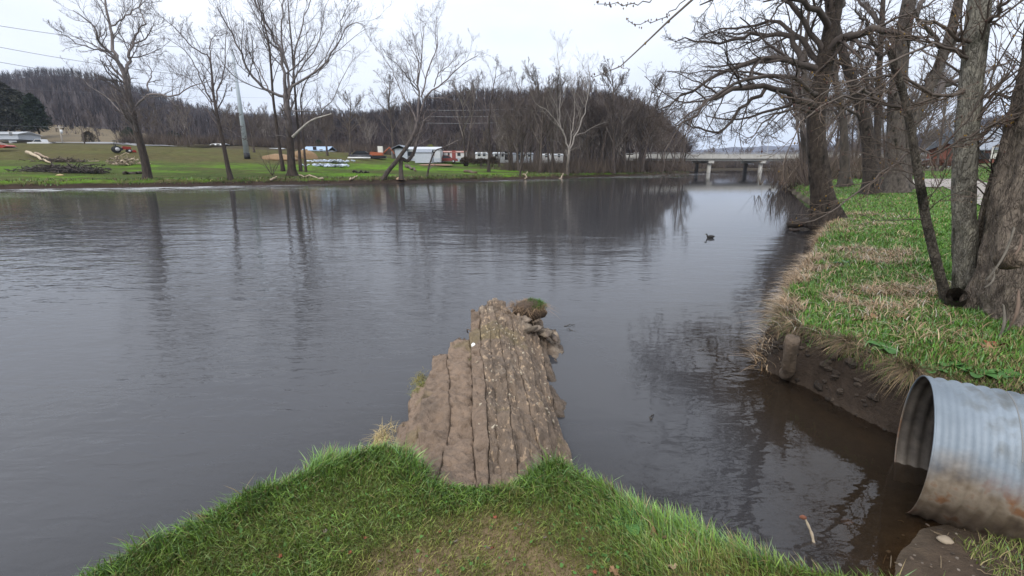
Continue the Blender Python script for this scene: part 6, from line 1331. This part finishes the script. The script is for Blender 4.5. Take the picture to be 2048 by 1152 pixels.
def shrub(name, label, p, rx, ry, rz_, n, col, seed, cat='shrub', leaf=.06, stems=14):
    root = thing(name, label, cat, p); rg = np.random.default_rng(seed); mb = MB()
    for i in range(stems):
        a = rg.random()*6.28; mb.tube([(0, 0, -.1), (math.cos(a)*rx*.3, math.sin(a)*ry*.3, rz_*.8), (math.cos(a)*rx*.7, math.sin(a)*ry*.7, rz_*1.5)], [.03*rz_, .02*rz_, .006*rz_], 4, False)
    mb.build('stems', M['bark'], root, True, tint=np.tile((.09, .07, .055), (sum(len(v) for v in mb.V), 1)))
    u = nrm(rg.normal(size=(n, 3))); u[:, 2] = np.abs(u[:, 2])*1.0; c = u*np.array((rx, ry, rz_))*rg.uniform(.45, 1, (n, 1))**.5*(1+.25*vnoise(u*2.5+seed, 3))[:, None]; c[:, 2] += rz_*.55; s = leaf*(.6+.8*rg.random((n, 1))); d1 = nrm(rg.normal(size=(n, 3))+u); d2 = nrm(np.cross(d1, rg.normal(size=(n, 3))))
    V = np.stack([c-d2*s*.4, c+d2*s*.4, c+d1*s*1.4], 1).reshape(-1, 3); part('foliage', V, np.arange(3*n).reshape(-1, 3), M['wood'], root, np.repeat(np.array(col)*(.6+.8*rg.random((n, 1))), 3, 0)); return root
p = on_field(862, 304, 100, 150); p = at_y(863, 312, 126); shrub('willow_shrub', 'round yellow-green budding willow above the white trailer roof', p, 1.9, 1.9, 1.8, 3600, (.20, .21, .045), 11, leaf=.12)
z_ = at_y(1872, 331, 66); z_[2] = gh(z_[0], z_[1])[0]; shrub('clipped_hedge', 'low reddish-brown clipped hedge on the lawn left of the brick house', z_, 2.7, 1.2, .95, 4200, (.12, .055, .038), 12, 'hedge', .10)
p = on_field(940, 334, 75, 112)
for q, (px, py, w, h) in enumerate(((935, 333, 1.7, 1.3), (962, 333, 2.0, 1.1), (985, 333, 1.5, 1.4))): shrub('bare_shrub', ['dark bare shrub clump right of the bare soil patch', 'wide bare shrub clump left of the slim upright tree', 'bare shrub clump right of the slim upright tree'][q], on_field(px, py, 60, 112), w, 1.0, h, 1700, (.075, .058, .042), 14+q, leaf=.22)
p = on_field(545, 352, 40, 90); root = thing('bare_shrub', 'thin leafless shrub left of the largest tree', 'shrub', p); G = []
LPx = np.array([resample(np.array([p, p+np.array((math.cos(a)*.8, math.sin(a)*.5, 1.2)), p+np.array((math.cos(a)*1.7, math.sin(a), 2.4+.9*math.sin(a*3)))]), 10) for a in np.arange(0, 6.2, .7)]); LRx = np.tile(np.linspace(.03, .01, 10), (len(LPx), 1)); P1, R1 = grow(LPx, LRx, 6, .4, .6, 5, rng, .1, .15, .2, 1, .6, .008)
V, F, Tn = tubes([(LPx, LRx, 4, TWIG), (P1, R1, 3, TWIG)]); part('branches', V, F, M['twig'], root, Tn, world=True)

# ------------------------------------------------------------------ grassy clod and tufts on the rock, ball, leaves, weeds
p = np.array((.22, 5.42, .385)); root = thing('grass_clod', 'mossy clod with bright grass and dry roots on the tip of the rock ledge', 'turf clod', p); rg = np.random.default_rng(77)
mb = MB(); mb.ball((0, 0, 0), (.21, .16, .13), 16, 9, .3, 5); mb.build('soil', M['rock'], root, True, tint=np.tile((.075, .052, .036), (len(mb.V[0]), 1)))
n = 1500; u = rg.uniform(-1, 1, (n, 2)); u = u[(u**2).sum(1) < 1]; n = len(u); gx_, gy_ = u[:, 0]*.19+.02, u[:, 1]*.14; gz_ = .125*np.sqrt(np.clip(1-(u**2).sum(1)*.9, 0, 1))-.01
gcol = np.where((u[:, 0] > -.25)[:, None], np.array((.06, .135, .018))*(.6+.7*rg.random((n, 1))), np.array((.22, .155, .095))*(.6+.7*rg.random((n, 1))))
V, F, T_ = blades(gx_, gy_, gz_, .025+.045*rg.random(n), .004+0*gx_, gcol, rg, .7, 2); part('grass', V, F, M['grass'], root, T_)
n = 420; a = rg.random(n)*6.28; V, F, T_ = blades(np.cos(a)*.19-.04, np.sin(a)*.13-.05, .02+.06*rg.random(n), .06+.09*rg.random(n), .004+0*a, np.array((.20, .13, .075))*(.5+.9*rg.random((n, 1))), rg, 1.4, 4, a+rg.normal(size=n)*.5, 2.4); part('roots', V, F, M['grass'], root, T_)
for q, (px, py, zz, nn, col, lab) in enumerate(((842, 770, .30, 420, (.14, .14, .035), 'olive moss tuft on the left edge of the rock ledge'), (950, 705, .42, 120, (.12, .13, .03), 'small moss tuft in a joint beside the white ball'), (762, 868, .50, 260, (.30, .23, .11), 'straw-coloured grass tuft where the rock ledge meets the lawn'), (838, 752, .28, 300, (.15, .13, .04), 'yellowish moss tuft on the upper left shoulder of the rock'), (900, 715, .30, 200, (.035, .04, .02), 'dark moss tuft on the stepped left edge of the rock'))):
    c = at_z(px, py, zz); root = thing('moss_tuft', lab, 'moss tuft', c); u = rg.normal(size=(nn, 2))*np.array((.035, .07)); V, F, T_ = blades(u[:, 0], u[:, 1], -.03-.5*np.abs(u[:, 0]), (.02+.045*rg.random(nn))*(1.8 if q == 2 else 1), .004+0*u[:, 0], np.array(col)*(.6+.8*rg.random((nn, 1))), rg, 1.2, 3, None, 2.0); part('fronds', V, F, M['grass'], root, T_)
c = at_z(947, 691, .40); mb = MB(); mb.ball((0, 0, 0), (.022, .022, .027), 12, 8); o = mb.build('white_ball', flat('white_plastic', (.78, .79, .78), .4, .03), None, True); o.location = tuple(c); tag(o, 'small white ball wedged in a joint of the rock ledge', 'ball')
P = np.array([at_z(950, 668, .36), at_z(940, 660, .37), at_z(932, 657, .36), at_z(936, 666, .30)]); mb = MB(); mb.tube(resample(P, 9)-P[0], .006, 5); o = mb.build('root_stub', M['stuff'], None, True, tint=np.tile((.10, .07, .05), (len(mb.V[0]), 1))); o.location = tuple(P[0]); tag(o, 'thin hooked root sticking out from the left side of the rock tip', 'root')
def leaf_mesh(name, seed):
    rg = np.random.default_rng(seed); k = 14; a = np.arange(k)*2*math.pi/k; r = (1+.45*np.cos(a*5/1.0)*(.6+.4*rg.random(k)))*.5; x, y = np.cos(a)*r, np.sin(a)*r; z = .35*np.abs(y)+.25*x*x+.12*rg.normal(size=k)
    V = np.concatenate([np.stack([x, y, z], 1), [[0, 0, -.02]]]); V = np.concatenate([V, V+np.array((0, 0, .012))]); F = [(q, (q+1) % k, k) for q in range(k)]+[((q+1) % k+k+1, q+k+1, 2*k+1) for q in range(k)]; return make_mesh(name, V, np.array(F), np.tile((1, 1, 1), (len(V), 1)))
lm = [leaf_mesh('dead_leaf', 80+q) for q in range(4)]; lmat = [flat('leaf_brown', (.20, .115, .06), .8, .3, 6), flat('leaf_tan', (.27, .185, .115), .8, .25, 6), flat('leaf_red', (.20, .055, .03), .8, .3, 6), flat('leaf_grey', (.13, .105, .085), .8, .3, 6)]
for q in range(4): lm[q].materials.append(lmat[q])
def drop_leaf(px, py, zz, s, k, label, group): 
    c = at_z(px, py, zz); c[2] = gh(c[0], c[1])[0]+.012+s*.12
    if c[2] < .4: return
    o = bpy.data.objects.new('dead_leaf', lm[k]); COL.objects.link(o); o.location = tuple(c); o.scale = (s, s, s); o.rotation_euler = (rs.uniform(-.5, .5), rs.uniform(-.5, .5), rs.random()*6.28); tag(o, label, 'leaf', group)
for px, py, s, k in ((1310, 1072, .055, 0), (1335, 1078, .05, 1), (1362, 1095, .05, 0), (1345, 1132, .035, 1), (1228, 1140, .04, 0), (1170, 1000, .035, 0), (1378, 1098, .045, 1)): drop_leaf(px, py, .6, s, k, 'curled brown leaf in the grass at the right of the foreground lawn', 'brown leaves on the right of the lawn')
for px, py in ((990, 1036), (700, 1102), (985, 1095), (880, 1060), (1190, 1138), (560, 1110), (810, 915), (730, 1075)): drop_leaf(px, py, .6, .015, 2, 'tiny red maple flower scrap in the worn middle of the lawn', 'red scraps on the lawn')
for px, py in ((1000, 1012), (975, 1095), (912, 1080), (760, 1125), (840, 1140), (1040, 1050), (1090, 1075), (650, 1060)): drop_leaf(px, py, .6, .017, 3, 'small grey-brown leaf scrap on the worn turf of the lawn', 'grey leaf scraps on the lawn')
for px, py, s, k in ((1575, 683, .10, 1), (1710, 592, .10, 0), (1718, 645, .10, 1), (1745, 640, .11, 0), (1590, 665, .08, 1), (1800, 645, .09, 0), (1815, 650, .08, 1), (1975, 700, .10, 0), (1990, 695, .12, 2), (1780, 520, .12, 0), (1660, 610, .08, 0), (1850, 790, .06, 1)): drop_leaf(px, py, .57, s, k, 'fallen leaf on the grassy right bank', 'fallen leaves on the right bank')
def weed(px, py, zz, n, size, label, seed, col=(.05, .12, .03)):
    c = at_z(px, py, zz); c[2] = gh(c[0], c[1])[0]; root = thing('dock_weed', label, 'weed', c); rg = np.random.default_rng(seed)
    for i in range(n):
        a = i*2.4+rg.random()*.5; L_ = size*rg.uniform(.7, 1.2); k = 7; t = np.linspace(0, 1, k); up = rg.uniform(.35, .9); ax = np.stack([np.cos(a)*t*L_, np.sin(a)*t*L_, L_*up*(t-.75*t*t)+.01], 1); w = L_*.27*np.sin(np.clip(t*1.02-.16, 0, 1)*math.pi)**.8+.004; sd = np.array((-math.sin(a), math.cos(a), 0)); V = np.stack([ax-sd*w[:, None]+np.array((0, 0, 1))*w[:, None]*.35, ax, ax+sd*w[:, None]+np.array((0, 0, 1))*w[:, None]*.35], 1).reshape(-1, 3)
        part('leaf', V, grid_faces(k, 3), M['grass'], root, np.tile(np.array(col)*rg.uniform(.8, 1.25), (len(V), 1)))
weed(1772, 690, .57, 8, .14, 'broad-leaved green weed on the bank edge above the culvert mouth', 1); weed(1960, 735, .57, 7, .13, 'broad-leaved weed just above the culvert top', 2); weed(2025, 742, .57, 7, .12, 'broad-leaved weed at the right edge above the culvert', 3); weed(1870, 725, .57, 6, .09, 'small leafy weed left of the culvert top', 4); weed(1255, 1040, .6, 6, .075, 'broad-leaved weed in the tall grass of the lawn edge', 5); weed(1690, 530, .58, 9, .16, 'dark green weed clump among the straw on the right bank', 6, (.03, .075, .025)); weed(1905, 722, .57, 6, .10, 'leafy weed right of the culvert rim on the bank', 8)
for i, (px, py, lab) in enumerate(((1700, 1020, 'flat brown stone under the shallow water by the culvert mouth'), (1990, 1052, 'pale stone against the bottom of the culvert'), (1890, 1085, 'light tan stone half sunk in the mud before the culvert'))):
    c = at_z(px, py, .03); c[2] = gh(c[0], c[1])[0]; mound('stone', lab, 'stone', c, (.042, .032, .02), [(.12, .075, .05), (.30, .26, .21), (.27, .22, .16)][i], 40+i, 12, .25)


for i, (px, py, ln_, an, lab) in enumerate(((1128, 652, .16, .3, 'thin twig floating just right of the rock tip'), (1150, 662, .12, 2.6, 'short dark twig floating beyond the rock tip'), (1395, 700, .2, .1, 'small dark twig floating in the inlet'), (1300, 840, .1, 1.0, 'tiny twig floating in the calm water right of the rock'))):
    c = at_z(px, py, .004); lone_log(lab, c, c+np.array((math.cos(an)*ln_, math.sin(an)*ln_, .004)), .005, .003, (.05, .04, .03), 90+i, 'floating_twig', 'twig', .01)
# ------------------------------------------------------------------ thin haze in the valley air
hz = bpy.data.materials.new('haze_air'); hz.use_nodes = True; t = hz.node_tree; t.nodes.clear(); o_ = N(t, 'ShaderNodeOutputMaterial'); v_ = N(t, 'ShaderNodeVolumePrincipled')
v_.inputs['Color'].default_value = (.62, .74, .95, 1); v_.inputs['Density'].default_value = .00013; t.links.new(v_.outputs[0], o_.inputs['Volume'])
tag(MB().box((-3600, -60, -4.5), (5200, 5600, 330)).build('haze', hz), kind='stuff')
